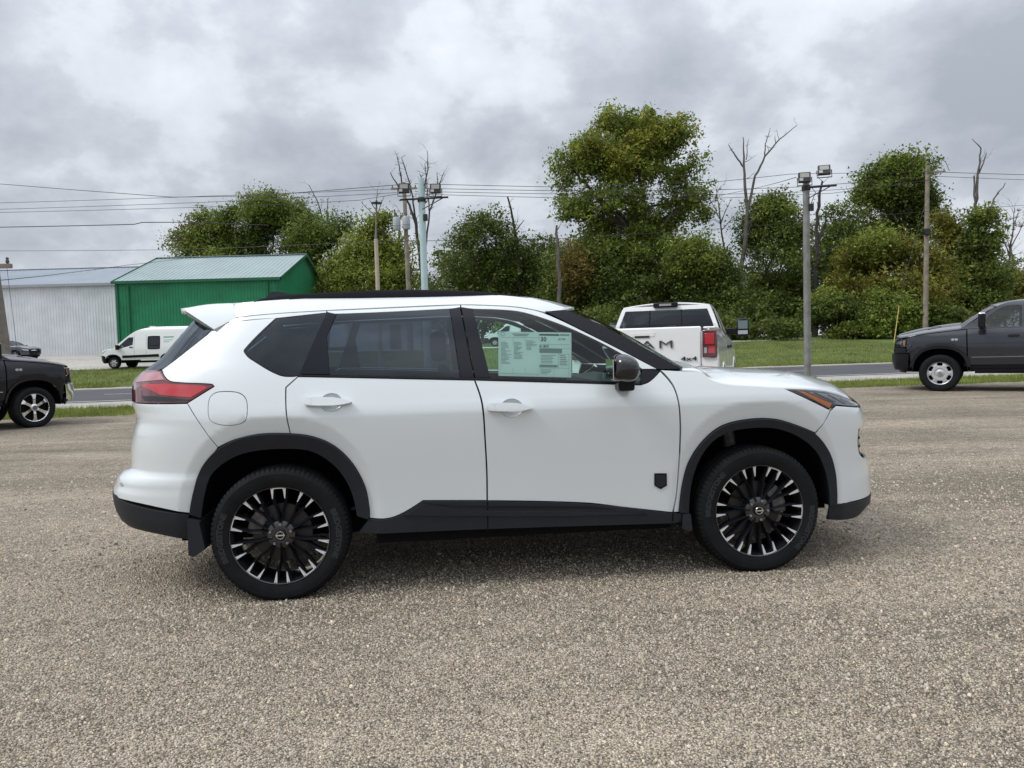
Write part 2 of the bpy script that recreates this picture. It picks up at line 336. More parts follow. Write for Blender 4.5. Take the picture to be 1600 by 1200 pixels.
# outlines of the SUV's panels in its side view, metres: x forward from the front axle, z up; a third value marks a sharp corner
SUV = dict(
 quarter=[(-3.067,1.490,1),(-2.992,1.529),(-2.854,1.543),(-2.715,1.552,1),(-2.877,1.378),(-2.866,1.352),(-2.836,1.325),(-2.679,1.235),(-2.583,1.227,1),(-2.647,1.171,1),(-2.645,1.087),(-2.637,0.984),(-2.630,0.923,1),(-2.780,0.926),(-2.911,0.903),(-3.010,0.861,1),(-3.167,1.100,1),(-3.023,1.185,1),(-3.041,1.199),(-3.222,1.211),(-3.290,1.224),(-3.347,1.279,1)],
 quarter_glass=[(-2.713,1.548,1),(-2.441,1.575,1),(-2.578,1.237,1),(-2.676,1.245),(-2.834,1.335),(-2.861,1.357),(-2.866,1.374)],
 fuel_door=[(-3.052,1.065),(-3.046,1.125),(-3.014,1.153),(-2.953,1.158),(-2.888,1.148),(-2.853,1.117),(-2.843,1.060),(-2.851,1.006),(-2.886,0.983),(-2.950,0.978),(-3.011,0.990),(-3.043,1.014)],
 rear_arch_o=[(-3.188,0.500,1),(-3.161,0.612),(-3.110,0.746),(-3.027,0.840),(-2.911,0.903),(-2.780,0.926),(-2.633,0.923),(-2.505,0.900),(-2.396,0.845),(-2.306,0.747),(-2.245,0.616),(-2.227,0.497),(-2.227,0.432,1)],
 rear_arch_i=[(-3.130,0.475,1),(-3.102,0.606),(-3.056,0.717),(-2.958,0.795),(-2.834,0.836),(-2.639,0.843),(-2.511,0.820),(-2.393,0.730),(-2.320,0.602),(-2.291,0.450,1)],
 rear_door=[(-2.581,1.225,1),(-1.630,1.177,1),(-1.596,1.052),(-1.584,0.839),(-1.579,0.660),(-1.581,0.508,1),(-1.932,0.525,1),(-2.095,0.441),(-2.227,0.437,1),(-2.227,0.497),(-2.245,0.616),(-2.306,0.747),(-2.396,0.845),(-2.505,0.900),(-2.627,0.922,1),(-2.634,0.984),(-2.642,1.087),(-2.643,1.169,1)],
 front_door=[(-1.625,1.177,1),(-0.877,1.133),(-0.694,1.122,1),(-0.640,1.140),(-0.572,1.195,1),(-0.509,1.111),(-0.486,1.014),(-0.478,0.887),(-0.481,0.703),(-0.492,0.497),(-0.517,0.386,1),(-0.784,0.428),(-1.031,0.468),(-1.576,0.507,1),(-1.574,0.659),(-1.579,0.839),(-1.590,1.051)],
 front_fender=[(-0.565,1.202,1),(-0.334,1.185,1),(-0.275,1.136),(-0.194,1.108),(-0.025,1.091),(0.146,1.076,1),(0.437,0.938,1),(0.394,0.870),(0.344,0.811,1),(0.227,0.860),(0.098,0.900),(-0.046,0.907),(-0.218,0.877),(-0.330,0.798),(-0.414,0.681),(-0.451,0.561),(-0.476,0.383,1),(-0.508,0.385,1),(-0.486,0.497),(-0.475,0.702),(-0.472,0.886),(-0.481,1.014),(-0.503,1.114)],
 front_arch_o=[(-0.476,0.380,1),(-0.451,0.559),(-0.414,0.679),(-0.330,0.796),(-0.218,0.875),(-0.046,0.905),(0.099,0.898),(0.227,0.858),(0.344,0.806),(0.438,0.696),(0.483,0.577),(0.498,0.461),(0.500,0.372,1)],
 front_arch_i=[(-0.418,0.370,1),(-0.400,0.557),(-0.354,0.690),(-0.280,0.788),(-0.175,0.841),(-0.041,0.858),(0.104,0.849),(0.243,0.796),(0.358,0.703),(0.422,0.581),(0.449,0.464),(0.455,0.367,1)],
 sill=[(-2.292,0.353,1),(-2.227,0.434,1),(-2.095,0.438),(-1.932,0.521,1),(-1.581,0.504),(-1.031,0.464),(-0.525,0.383,1),(-0.422,0.367,1),(-0.430,0.322,1),(-1.573,0.347)],
 belt=[(-2.581,1.235,1),(-1.711,1.194),(-1.630,1.190),(-0.879,1.147),(-0.696,1.135,1),(-0.694,1.124,1),(-0.877,1.135),(-1.630,1.179),(-2.583,1.227,1)],
 pillar_c=[(-2.436,1.581,1),(-2.384,1.567,1),(-2.435,1.443,1),(-2.414,1.232,1),(-2.574,1.239,1)],
 rear_door_glass=[(-2.383,1.565,1),(-1.750,1.581,1),(-1.708,1.195,1),(-2.413,1.230,1),(-2.433,1.443,1)],
 pillar_b1=[(-1.748,1.583,1),(-1.690,1.591,1),(-1.631,1.191,1),(-1.705,1.195,1)],
 pillar_b2=[(-1.683,1.591,1),(-1.617,1.580,1),(-1.541,1.187,1),(-1.624,1.191,1)],
 front_glass=[(-1.616,1.576,1),(-1.483,1.571),(-1.346,1.555),(-1.192,1.505),(-1.032,1.436),(-0.792,1.301),(-0.683,1.213,1),(-0.696,1.136,1),(-0.875,1.149),(-1.539,1.187,1)],
 sail=[(-0.676,1.209,1),(-0.573,1.200,1),(-0.599,1.171),(-0.644,1.140),(-0.694,1.123,1)],
 frame_rear=[(-2.438,1.586,1),(-1.688,1.604,1),(-1.687,1.591,1),(-1.749,1.583),(-2.384,1.567),(-2.436,1.577,1)],
 frame_quarter=[(-2.940,1.558,1),(-2.757,1.573),(-2.442,1.586,1),(-2.443,1.575,1),(-2.713,1.550,1),(-2.854,1.545),(-2.992,1.531,1)],
 frame_front=[(-1.682,1.604,1),(-1.481,1.594),(-1.345,1.580),(-1.207,1.545),(-0.925,1.398),(-0.590,1.209,1),(-0.676,1.211,1),(-0.792,1.305),(-1.032,1.438),(-1.192,1.507),(-1.345,1.557),(-1.483,1.573),(-1.617,1.580),(-1.683,1.591,1)],
 roof_side=[(-2.972,1.640,1),(-2.769,1.653),(-2.486,1.666),(-2.143,1.676),(-1.773,1.674),(-1.493,1.662),(-1.308,1.638),(-1.195,1.608),(-1.077,1.563,1),(-1.206,1.552,1),(-1.345,1.584),(-1.481,1.597),(-1.688,1.607),(-2.121,1.598),(-2.439,1.589),(-2.758,1.575),(-2.938,1.562,1)],
 pillar_a=[(-1.202,1.558,1),(-1.077,1.563,1),(-0.808,1.428),(-0.441,1.204,1),(-0.587,1.208,1),(-0.924,1.402)],
 rail=[(-2.851,1.656),(-2.801,1.669),(-2.665,1.685),(-2.414,1.696),(-2.141,1.703),(-1.865,1.699),(-1.585,1.685),(-1.416,1.667),(-1.302,1.646),(-1.219,1.624)],
 badge=[(-0.625,0.618,1),(-0.554,0.615,1),(-0.553,0.545,1),(-0.589,0.526,1),(-0.625,0.548,1)],
 handle_r=[(-2.540,1.103,1),(-2.531,1.108),(-2.396,1.105),(-2.329,1.091),(-2.291,1.075),(-2.329,1.064),(-2.396,1.058),(-2.531,1.064),(-2.539,1.070)],
 cup_r=[(-2.457,1.080),(-2.447,1.114),(-2.410,1.130),(-2.373,1.122),(-2.349,1.094),(-2.349,1.063),(-2.373,1.042),(-2.410,1.037),(-2.443,1.046)],
 handle_f=[(-1.561,1.042,1),(-1.552,1.047),(-1.411,1.044),(-1.351,1.031),(-1.312,1.016),(-1.352,1.005),(-1.412,1.000),(-1.554,1.007),(-1.562,1.012)],
 cup_f=[(-1.486,1.020),(-1.474,1.054),(-1.434,1.069),(-1.395,1.060),(-1.372,1.034),(-1.373,0.999),(-1.399,0.978),(-1.438,0.969),(-1.473,0.981)],
 sticker=[(-1.478,1.450),(-1.058,1.434),(-1.084,1.179),(-1.494,1.201)],
 orange=[(0.235,1.060,1),(0.272,1.057,1),(0.466,0.977,1),(0.441,0.951,1),(0.378,0.982,1)],
 led=[(0.299,1.055,1),(0.438,1.038),(0.642,0.983),(0.725,0.943,1),(0.492,0.973,1)],
 redlens=[(-3.490,1.199,1),(-3.307,1.207,1),(-3.083,1.191,1),(-3.050,1.181,1),(-3.147,1.127,1),(-3.326,1.142,1),(-3.387,1.166,1)],
 redlens2=[(-3.355,1.140,1),(-3.143,1.120,1),(-3.167,1.109,1),(-3.440,1.109,1),(-3.462,1.140,1)],
 redtop=[(-3.507,1.261,1),(-3.357,1.269,1),(-3.310,1.224,1),(-3.534,1.208,1)],
 silltrim=[(-2.039,0.449,1),(-1.932,0.510,1),(-1.880,0.501),(-1.754,0.471),(-1.584,0.455),(-1.152,0.428),(-0.664,0.390,1),(-1.152,0.400),(-1.585,0.422,1)],
 sillline=[(-1.908,0.509,1),(-1.796,0.493),(-1.584,0.480),(-1.034,0.448),(-0.858,0.424,1),(-1.035,0.439),(-1.584,0.471)],
 taillight=[(-3.348,1.275,1),(-3.535,1.267),(-3.625,1.19,1),(-3.63,1.098,1),(-3.169,1.103,1),(-3.027,1.188,1),(-3.044,1.197),(-3.222,1.209),(-3.289,1.222)],
 headlight=[(.154,1.074,1),(.302,1.062),(.444,1.043),(.668,.984),(.80,.928,1),(.483,.967,1),(.440,.942,1)],
 rear_bumper=[(-3.575,1.095,1),(-3.169,1.098,1),(-3.012,.859,1),(-3.027,.840),(-3.110,.746),(-3.161,.612),(-3.187,.504,1),(-3.624,.563),(-99,.585,1),(-99,.70,1),(-3.62,.715,1),(-3.605,.83),(-3.59,.922),(-3.553,1.017,1)],
 rear_clad=[(-99,.583,1),(-3.66,.576),(-3.621,.558),(-3.191,.498,1),(-3.195,.354,1),(-3.555,.395),(-99,.385,1)],
 tailgate=[(-3.579,1.09,1),(-99,1.09,1),(-99,.705,1),(-3.624,.72,1),(-3.609,.83),(-3.594,.922),(-3.557,1.017,1)],
 tail_panel=[(-3.54,1.266,1),(-3.63,1.19,1),(-3.634,1.098,1),(-99,1.094,1),(-99,1.27,1)],
 rear_glass=[(-99,1.595,1),(-3.19,1.56),(-3.066,1.489,1),(-3.345,1.286,1),(-3.40,1.276),(-99,1.276,1)],
 spoiler=[(-3.236,1.612,1),(-3.11,1.636),(-2.968,1.641,1),(-2.937,1.561,1),(-2.985,1.533),(-3.055,1.495,1)],
 front_bumper=[(.486,.961,1),(.765,.926,1),(99,.915,1),(99,.876,1),(.80,.868,1),(.748,.818,1),(.684,.80),(.686,.672),(.765,.611,1),(99,.58,1),(99,.362,1),(.502,.376,1),(.498,.461),(.483,.577),(.438,.696),(.348,.803,1),(.400,.870),(.444,.934,1)],
 grille=[(.81,.867,1),(99,.874,1),(99,.583,1),(.770,.613,1),(.692,.674),(.690,.798),(.752,.816,1)],
 front_clad=[(.459,.371,1),(.508,.372,1),(99,.356,1),(99,.265,1),(.80,.255),(.449,.280,1)],
 underlay=[(-3.30,1.20,1),(-2.58,1.215,1),(-.70,1.11,1),(-.57,1.185,1),(-.35,1.165,1),(-.2,1.10),(.146,1.065,1),(.42,.94,1),(.60,.90,1),(.60,.385,1)],
)
# ================================================================= the white SUV in the foreground
suv_B = pchip([.15,.20,.26,.32,.40,.50,.65,.80,.92,1.0,1.04,1.08,1.13,1.18,1.24,1.35,1.47,1.56,1.62,1.66,1.70,1.74],
              [.80,.85,.878,.886,.890,.894,.903,.914,.922,.925,.919,.907,.891,.874,.852,.806,.750,.702,.660,.615,.53,.38])
suv_F = pchip([.18,.24,.275,.315,.39,.49,.59,.70,.80,.87,.93,.985,1.04,1.08,1.13], [.84,.89,.935,.985,.99,.98,.955,.942,.935,.92,.895,.80,.69,.60,.50])
suv_R = pchip([.25,.31,.37,.44,.51,.55,.60,.625,.655,.68,.72,.83,.92,1.0,1.04,1.095,1.187,1.266,1.331,1.45,1.60,1.70],
              [-3.50,-3.61,-3.69,-3.765,-3.785,-3.79,-3.783,-3.768,-3.762,-3.74,-3.675,-3.666,-3.649,-3.625,-3.630,-3.651,-3.653,-3.595,-3.503,-3.40,-3.28,-3.24])
M_white = mat('pearl_white_paint', (.64, .680, .690), rough=.28, coat=1.0, spec=.5)
M_clad = mat('charcoal_cladding', (.0145, .0165, .022), rough=.5, bump=.12, bscale=900, var=.12, vscale=5, spec=.3)
M_gblack = mat('gloss_black', (.007, .008, .012), rough=.10, spec=.24)
M_mgloss = mat('piano_black', (.006, .006, .008), rough=.04, spec=.55, coat=.3)
M_trim = mat('satin_black_trim', (.008, .008, .011), rough=.34, spec=.25)
M_dark = mat('dark_underbody', (.010, .010, .011), rough=.9, spec=.05)
M_liner = mat('wheel_liner_felt', (.009, .009, .010), rough=.95, bump=.4, bscale=200, spec=.02)
M_tyre = mat('tyre_rubber', (.010, .0105, .0115), rough=.65, var=.25, vscale=14, bump=.15, bscale=300, spec=.13)
M_tyrelet = mat('tyre_lettering', (.030, .031, .034), rough=.6, spec=.2)
M_alloy = mat('machined_alloy', (.78, .79, .80), rough=.35, metal=.55)
M_rimblack = mat('rim_black_paint', (.014, .014, .017), rough=.14, coat=1.0)
M_steel = mat('brake_steel', (.34, .33, .32), rough=.4, metal=.8, var=.25, vscale=30)
M_cast = mat('cast_iron', (.13, .126, .12), rough=.6, metal=.5, var=.4, vscale=40)
M_chrome = mat('chrome', (.75, .76, .78), rough=.08, metal=1.0)
M_gl_clear = glass('green_tint_glass', (.74, .92, .86), refl=.9, fres=1.45)
M_gl_dark = glass('privacy_glass', (.22, .27, .31), refl=.95, fres=1.58, rc=(.85, .92, 1.0))
M_gl_wind = glass('windscreen_glass', (.62, .74, .70), refl=.9)
M_seat = mat('charcoal_upholstery', (.06, .06, .063), rough=.8, bump=.2, bscale=120)
M_inner = mat('grey_interior_plastic', (.09, .095, .10), rough=.7)
M_lining = mat('pale_headlining', (.32, .33, .33), rough=.9)
M_red = mat('red_lens', (.42, .018, .025), rough=.12, coat=1.0)
M_reddark = mat('smoked_red_lens', (.10, .012, .018), rough=.10, coat=1.0)
M_orange = mat('amber_reflector', (.95, .30, .07), rough=.2, coat=.8)
M_lamp = mat('lamp_reflector', (.50, .52, .55), rough=.22, metal=.55)
M_lampdark = mat('lamp_housing', (.02, .02, .024), rough=.2)
M_clear = glass('clear_lens', (.86, .88, .90), refl=1.0)
M_paper = mat('paper_white', (.90, .91, .88), rough=.8)
M_ink = mat('printed_ink', (.06, .07, .08), rough=.8)
M_inkgrey = mat('printed_grey', (.30, .32, .33), rough=.8)

def tyre_mb(R, W, Rr, lugs=84, lug_w=.72):
    h = W/2; b = MB()
    pr = [(Rr-.004, -h*.80), (Rr+.004, -h*.93), (Rr+.022, -h*.985), (Rr+(R-Rr)*.38, -h), (Rr+(R-Rr)*.42, -h*1.008), (Rr+(R-Rr)*.70, -h*.985), (R-.026, -h*.93), (R-.016, -h*.86), (R-.008, -h*.74), (R-.006, -h*.60),
          (R-.001, -h*.42), (R-.009, -h*.41), (R-.009, -h*.34), (R, -h*.33), (R, -h*.06), (R-.009, -h*.05), (R-.009, h*.05), (R, h*.06), (R, h*.33), (R-.009, h*.34), (R-.009, h*.41), (R-.001, h*.42), (R-.003, h*.6), (R-.006, h*.76), (R-.024, h*.93), (Rr+(R-Rr)*.5, h), (Rr, h*.9), (Rr-.004, h*.8)]
    b.lathe(pr, n=72)
    for k in range(lugs):        # shoulder blocks
        a = 2*math.pi*k/lugs; M = Matrix.Rotation(-a, 4, 'Y')
        dw = 2*math.pi*R/lugs*lug_w*.5
        for s in (-1, 1):
            V = [(R-.026, s*h*.935, -dw), (R-.026, s*h*.935, dw), (R-.011, s*h*.865, dw), (R-.011, s*h*.865, -dw), (R-.002, s*h*.74, dw), (R-.002, s*h*.74, -dw), (R-.001, s*h*.46, dw), (R-.001, s*h*.46, -dw)]
            V = [M @ Vector(v) for v in V]; F = [(0, 1, 2, 3), (3, 2, 4, 5), (5, 4, 6, 7)]
            b.add(V, F if s < 0 else [f[::-1] for f in F])
    return b
def arc_text(s, size, r, a0, y, step=None, flip=False):
    """lettering bent round a circle in the wheel plane (seen from -Y)"""
    V, F = text2d(s, size, bold=.002)
    out = []
    for x, yy, _ in V:
        rr = r+yy if not flip else r-yy; a = a0-(x/r if not flip else -x/r); out.append((rr*math.cos(a), y, rr*math.sin(a)))
    return out, F
def suv_wheel(root, loc, rz, rot):
    R, W = .370, .235
    b = MB(); y0 = -.104
    b.lathe([(.262, -.110), (.2655, -.112), (.2685, -.108), (.266, -.098), (.262, -.090), (.262, .09), (.268, .108), (.255, .108), (.250, .085), (.250, -.03), (.255, -.085), (.2595, -.100), (.2605, -.108), (.262, -.110)], n=72)
    b.lathe([(.0, -.088), (.040, -.089), (.060, -.087), (.074, -.080), (.078, -.05), (.078, .0), (0, .0)], n=40)
    stP = [(.050, 5.0, .0085), (.075, 4.8, .0065), (.105, 5.6, .0060), (.140, 7.8, .0065), (.172, 9.6, .0080), (.200, 9.3, .0095), (.232, 8.2, .0100), (.262, 7.0, .011)]
    stV = [(.050, 2.2, .0090), (.075, 1.9, .0075), (.105, 1.9, .0070), (.140, 3.2, .0075), (.172, 5.8, .0085), (.200, 7.4, .0095), (.232, 7.7, .0100), (.262, 7.5, .011)]
    for j in range(10):
        th = R_(90+rot+36*j); st = stP if j % 2 == 0 else stV
        for sg in (-1, 1):
            V = []
            for r, ps, hw in st:
                a = th+sg*R_(ps); c, s_ = math.cos(a), math.sin(a); t = (r-.05)/.2
                yo = y0+.010-.010*t+.014*math.sin(math.pi*t)
                for k, (dw, dy) in enumerate(((-hw*1.2, .045), (-hw*.95, .010), (0, -.003), (hw*.95, .010), (hw*1.2, .045))):
                    V.append((r*c-dw*s_, yo+dy, r*s_+dw*c))
            F = []; n = len(st)
            for i in range(n-1):
                for k in range(4): F.append((i*5+k, (i+1)*5+k, (i+1)*5+k+1, i*5+k+1))
            b.add(V, F)
    wheel = b.build('wheel', M_rimblack, root, angle=40)
    t = tyre_mb(R, W, .266).build('tyre', M_tyre, wheel, angle=30)
    for br in (True, False):
        tp = MB(); th = R_(90)
        for sg in ((-1, 1) if br else (1,)):
            q = []
            for r, ps, hw in ((.203, 9.2 if br else 7.4, .0016), (.2625, 7.0 if br else 7.5, .0086)):
                a = th+sg*R_(ps)
                for dw in (-hw, hw): q.append((r*math.cos(a)-dw*math.sin(a), r*math.sin(a)+dw*math.cos(a)))
            P = [q[0], q[2], q[3], q[1]]
            V = [(p[0], -.1078 if i in (1, 2) else -.1035, p[1]) for i, p in enumerate(P)]+[(p[0], -.092, p[1]) for p in P]
            tp.add(V, [(3, 2, 1, 0), (4, 5, 6, 7), (0, 1, 5, 4), (1, 2, 6, 5), (2, 3, 7, 6), (3, 0, 4, 7)])
        if br:
            V = [(r*math.cos(th+R_(-6.2+12.4*k/6)), y, r*math.sin(th+R_(-6.2+12.4*k/6))) for r, y in ((.2555, -.1072), (.2632, -.1082), (.2632, -.095)) for k in range(7)]
            tp.add(V, [(i*7+k, (i+1)*7+k, (i+1)*7+k+1, i*7+k+1) for i in (0, 1) for k in range(6)])
        me = None
        for j in range(5):
            for a in ([0.] if br else [36.]):
                if me is None: o = tp.build('spoke_tip', M_alloy, wheel, smooth=False); me = o.data
                else: o = link('spoke_tip', me, None, wheel)
                o.rotation_euler = (0, -R_(rot+72*j+a), 0)
        if not br:
            m2 = me.copy(); m2.transform(Matrix.Scale(-1, 4, (1, 0, 0))); m2.flip_normals()
            for j in range(5):
                o = link('spoke_tip', m2, None, wheel); o.rotation_euler = (0, -R_(rot+72*j+36), 0)
    hc = MB(); hc.lathe([(0, -.1035), (.026, -.1035), (.030, -.101), (.031, -.085)], n=32).build('hub_cap', M_gblack, wheel)
    em = MB(); em.lathe([(.0175, -.104), (.0185, -.1055), (.0215, -.1055), (.0225, -.104)], n=32)
    em.box(-.025, .025, -.1062, -.1036, -.0035, .0035); em.build('emblem', M_chrome, wheel)
    for k in range(5):
        a = R_(90+rot+72*k); ln = MB(); ln.lathe([(0, -.1), (.0065, -.1), (.0085, -.096), (.009, -.085)], n=6, c=(.057*math.cos(a), 0, .057*math.sin(a)))
        ln.build('lug_nut', M_steel, wheel, smooth=False)
    MB().lathe([(.075, -.03), (.160, -.03), (.162, -.028), (.162, -.008), (.160, -.006), (.075, -.006)], n=56).build('brake_disc', mat('dark_brake_disc', (.045, .044, .043), rough=.45, metal=.5), wheel)
    ca = MB()
    ang0 = 20 if loc[0] > -1 else 150
    for k in range(5):
        a = R_(ang0-22+11*k); M = Matrix.Rotation(-a, 4, 'Y'); ca.box(.105, .185, -.055, .03, -.018, .018, M)
    ca.build('brake_caliper', M_cast, wheel, bevel=.006)
    v, f = arc_text('BRIDGESTONE', .042, .312, 0., -.1186); me = fast_mesh('sidewall_lettering', v, [q[::-1] for q in f]); me.materials.append(M_tyrelet)
    for a0 in (rot, rot+180): o = link('sidewall_lettering', me, None, wheel, kind='stuff'); o.rotation_euler = (0, -R_(a0), 0)
    wheel.location = loc; wheel.rotation_euler = (0, 0, rz)
    return wheel

def bowl(body, name, loop, m, depth, parent, sgn=-1, rings=5):
    q = resample(spline(loop), .008); q = np.stack([body.u_of(q[:, 0], q[:, 1]), q[:, 1]], 1)
    if area2(q) < 0: q = q[::-1]
    q = q-outn(q)*(-.001); c = q.mean(0); V = []; n = len(q)
    for i in range(rings+1):
        t = i/rings; p = c+(q-c)*(1-t*t*.98); nn, _, _ = body.nrm(p[:, 0], p[:, 1])
        V.append(body.P(p[:, 0], p[:, 1])-nn*(depth*math.sin(t*math.pi/2)+.0005))
    V = np.concatenate(V)*[1, sgn, 1]; k = np.arange(n); k2 = (k+1) % n
    F = np.concatenate([np.stack([i*n+k, i*n+k2, (i+1)*n+k2, (i+1)*n+k], 1) for i in range(rings)])
    if sgn > 0: F = F[:, ::-1]
    return link(name, fast_mesh(name, V, [F], smooth=True), m, parent)
def decal(body, name, V2, F, m, off, parent, sgn=-1):
    V2 = np.array([v[:2] for v in V2]); u = body.u_of(V2[:, 0], V2[:, 1]); nn, _, _ = body.nrm(u, V2[:, 1]); V = (body.P(u, V2[:, 1])+nn*off)*[1, sgn, 1]
    return link(name, fast_mesh(name, V, F), m, parent)

suv = thing('suv', 'white compact SUV with black roof rails and black alloy wheels in the foreground', 'car', (1.3212, 5.1049, 0), R_(6.025))
BD = Body(suv, suv_B, suv_F, suv_R, .05, -2.55, 2.8, 3.0, flare=((0., .37, .455, .545, 1.19, .15), (-2.705, .37, .475, .565, 1.17, .15)))
S_ = SUV
BS = Body(suv, lambda z: suv_B(z)*.945, suv_F, lambda z: -3.50+0*np.asarray(z, float), .05, -2.55, 2.8, 6.0)
ro, ri, fo, fi = (spline(S_[k], closed=False) for k in ('rear_arch_o', 'rear_arch_i', 'front_arch_o', 'front_arch_i'))
BD.pair('quarter_panel', [S_['quarter'], S_['fuel_door']], M_white, grid=.022)
BD.panel('inner_rear', [(-3.15, .75, 1), (-99, .74, 1), (-99, .42, 1), (-3.2, .42, 1)], M_dark, sides=(-1, 1), off=-.014, gap=0)
BD.panel('fuel_door', S_['fuel_door'], M_white, gap=.0028)
BD.panel('quarter_panel', S_['fuel_door'], M_dark, off=-.02, gap=-.01)
for sg in (-1, 1):
    for nm, dk, ck, hk, gk in (('rear_door', 'rear_door', 'cup_r', 'handle_r', None), ('front_door', 'front_door', 'cup_f', 'handle_f', None)):
        d = BD.panel(nm, [S_[dk], S_[ck]], M_white, sides=(sg,), gap=.0024, grid=.024)
        bowl(BD, 'handle_recess', S_[ck], M_white, .020, d, sg)
        BD.panel('handle', S_[hk], M_white, parent=d, sides=(sg,), off=.031, thick=.026, step=.008, grid=.012)
        x0 = S_[hk][0][0]
        zc_ = (S_[hk][0][1]+S_[hk][-1][1])/2
        BD.panel('lock_cap', [(x0+.0005, zc_+.018, 1), (x0+.034, zc_+.021, 1), (x0+.034, zc_-.021, 1), (x0+.0005, zc_-.018, 1)], M_white, parent=d, sides=(sg,), off=.0325, thick=.04, gap=.001)
BD.pair('front_fender', S_['front_fender'], M_white, grid=.02)
BD.panel('front_bumper', S_['front_bumper'], M_white, sides=(-1, 1), grid=.02)
BD.panel('rear_bumper', S_['rear_bumper'], M_white, sides=(-1, 1), grid=.018, step=.012)
BD.panel('tailgate', S_['tailgate'], M_white, sides=(-1, 1))
BD.panel('tailgate_garnish', S_['tail_panel'], M_gblack, sides=(-1, 1))
BD.panel('rear_window', S_['rear_glass'], M_gl_dark, sides=(-1, 1), off=-.002)
g = BD.panel('grille', S_['grille'], M_gblack, sides=(-1, 1), off=-.035)
for i in range(5):
    z = .625+i*.05; BD.panel('grille_bar', [(.80, z, 1), (99, z, 1), (99, z+.012, 1), (.80, z+.012, 1)], M_trim, parent=g, sides=(-1, 1), off=-.030, thick=.02, gap=0)
BD.panel('rear_lower_bumper', S_['rear_clad'], M_clad, sides=(-1, 1), off=.004)
BD.panel('front_lower_bumper', S_['front_clad'], M_clad, sides=(-1, 1), off=.004)
for nm, o_, i_ in (('rear_arch_cladding', ro, ri), ('front_arch_cladding', fo, fi)):
    BD.pair(nm, np.concatenate([o_, i_[::-1]]), M_clad, off=.016, thick=.05, grid=.03, step=.015, gap=.0005)
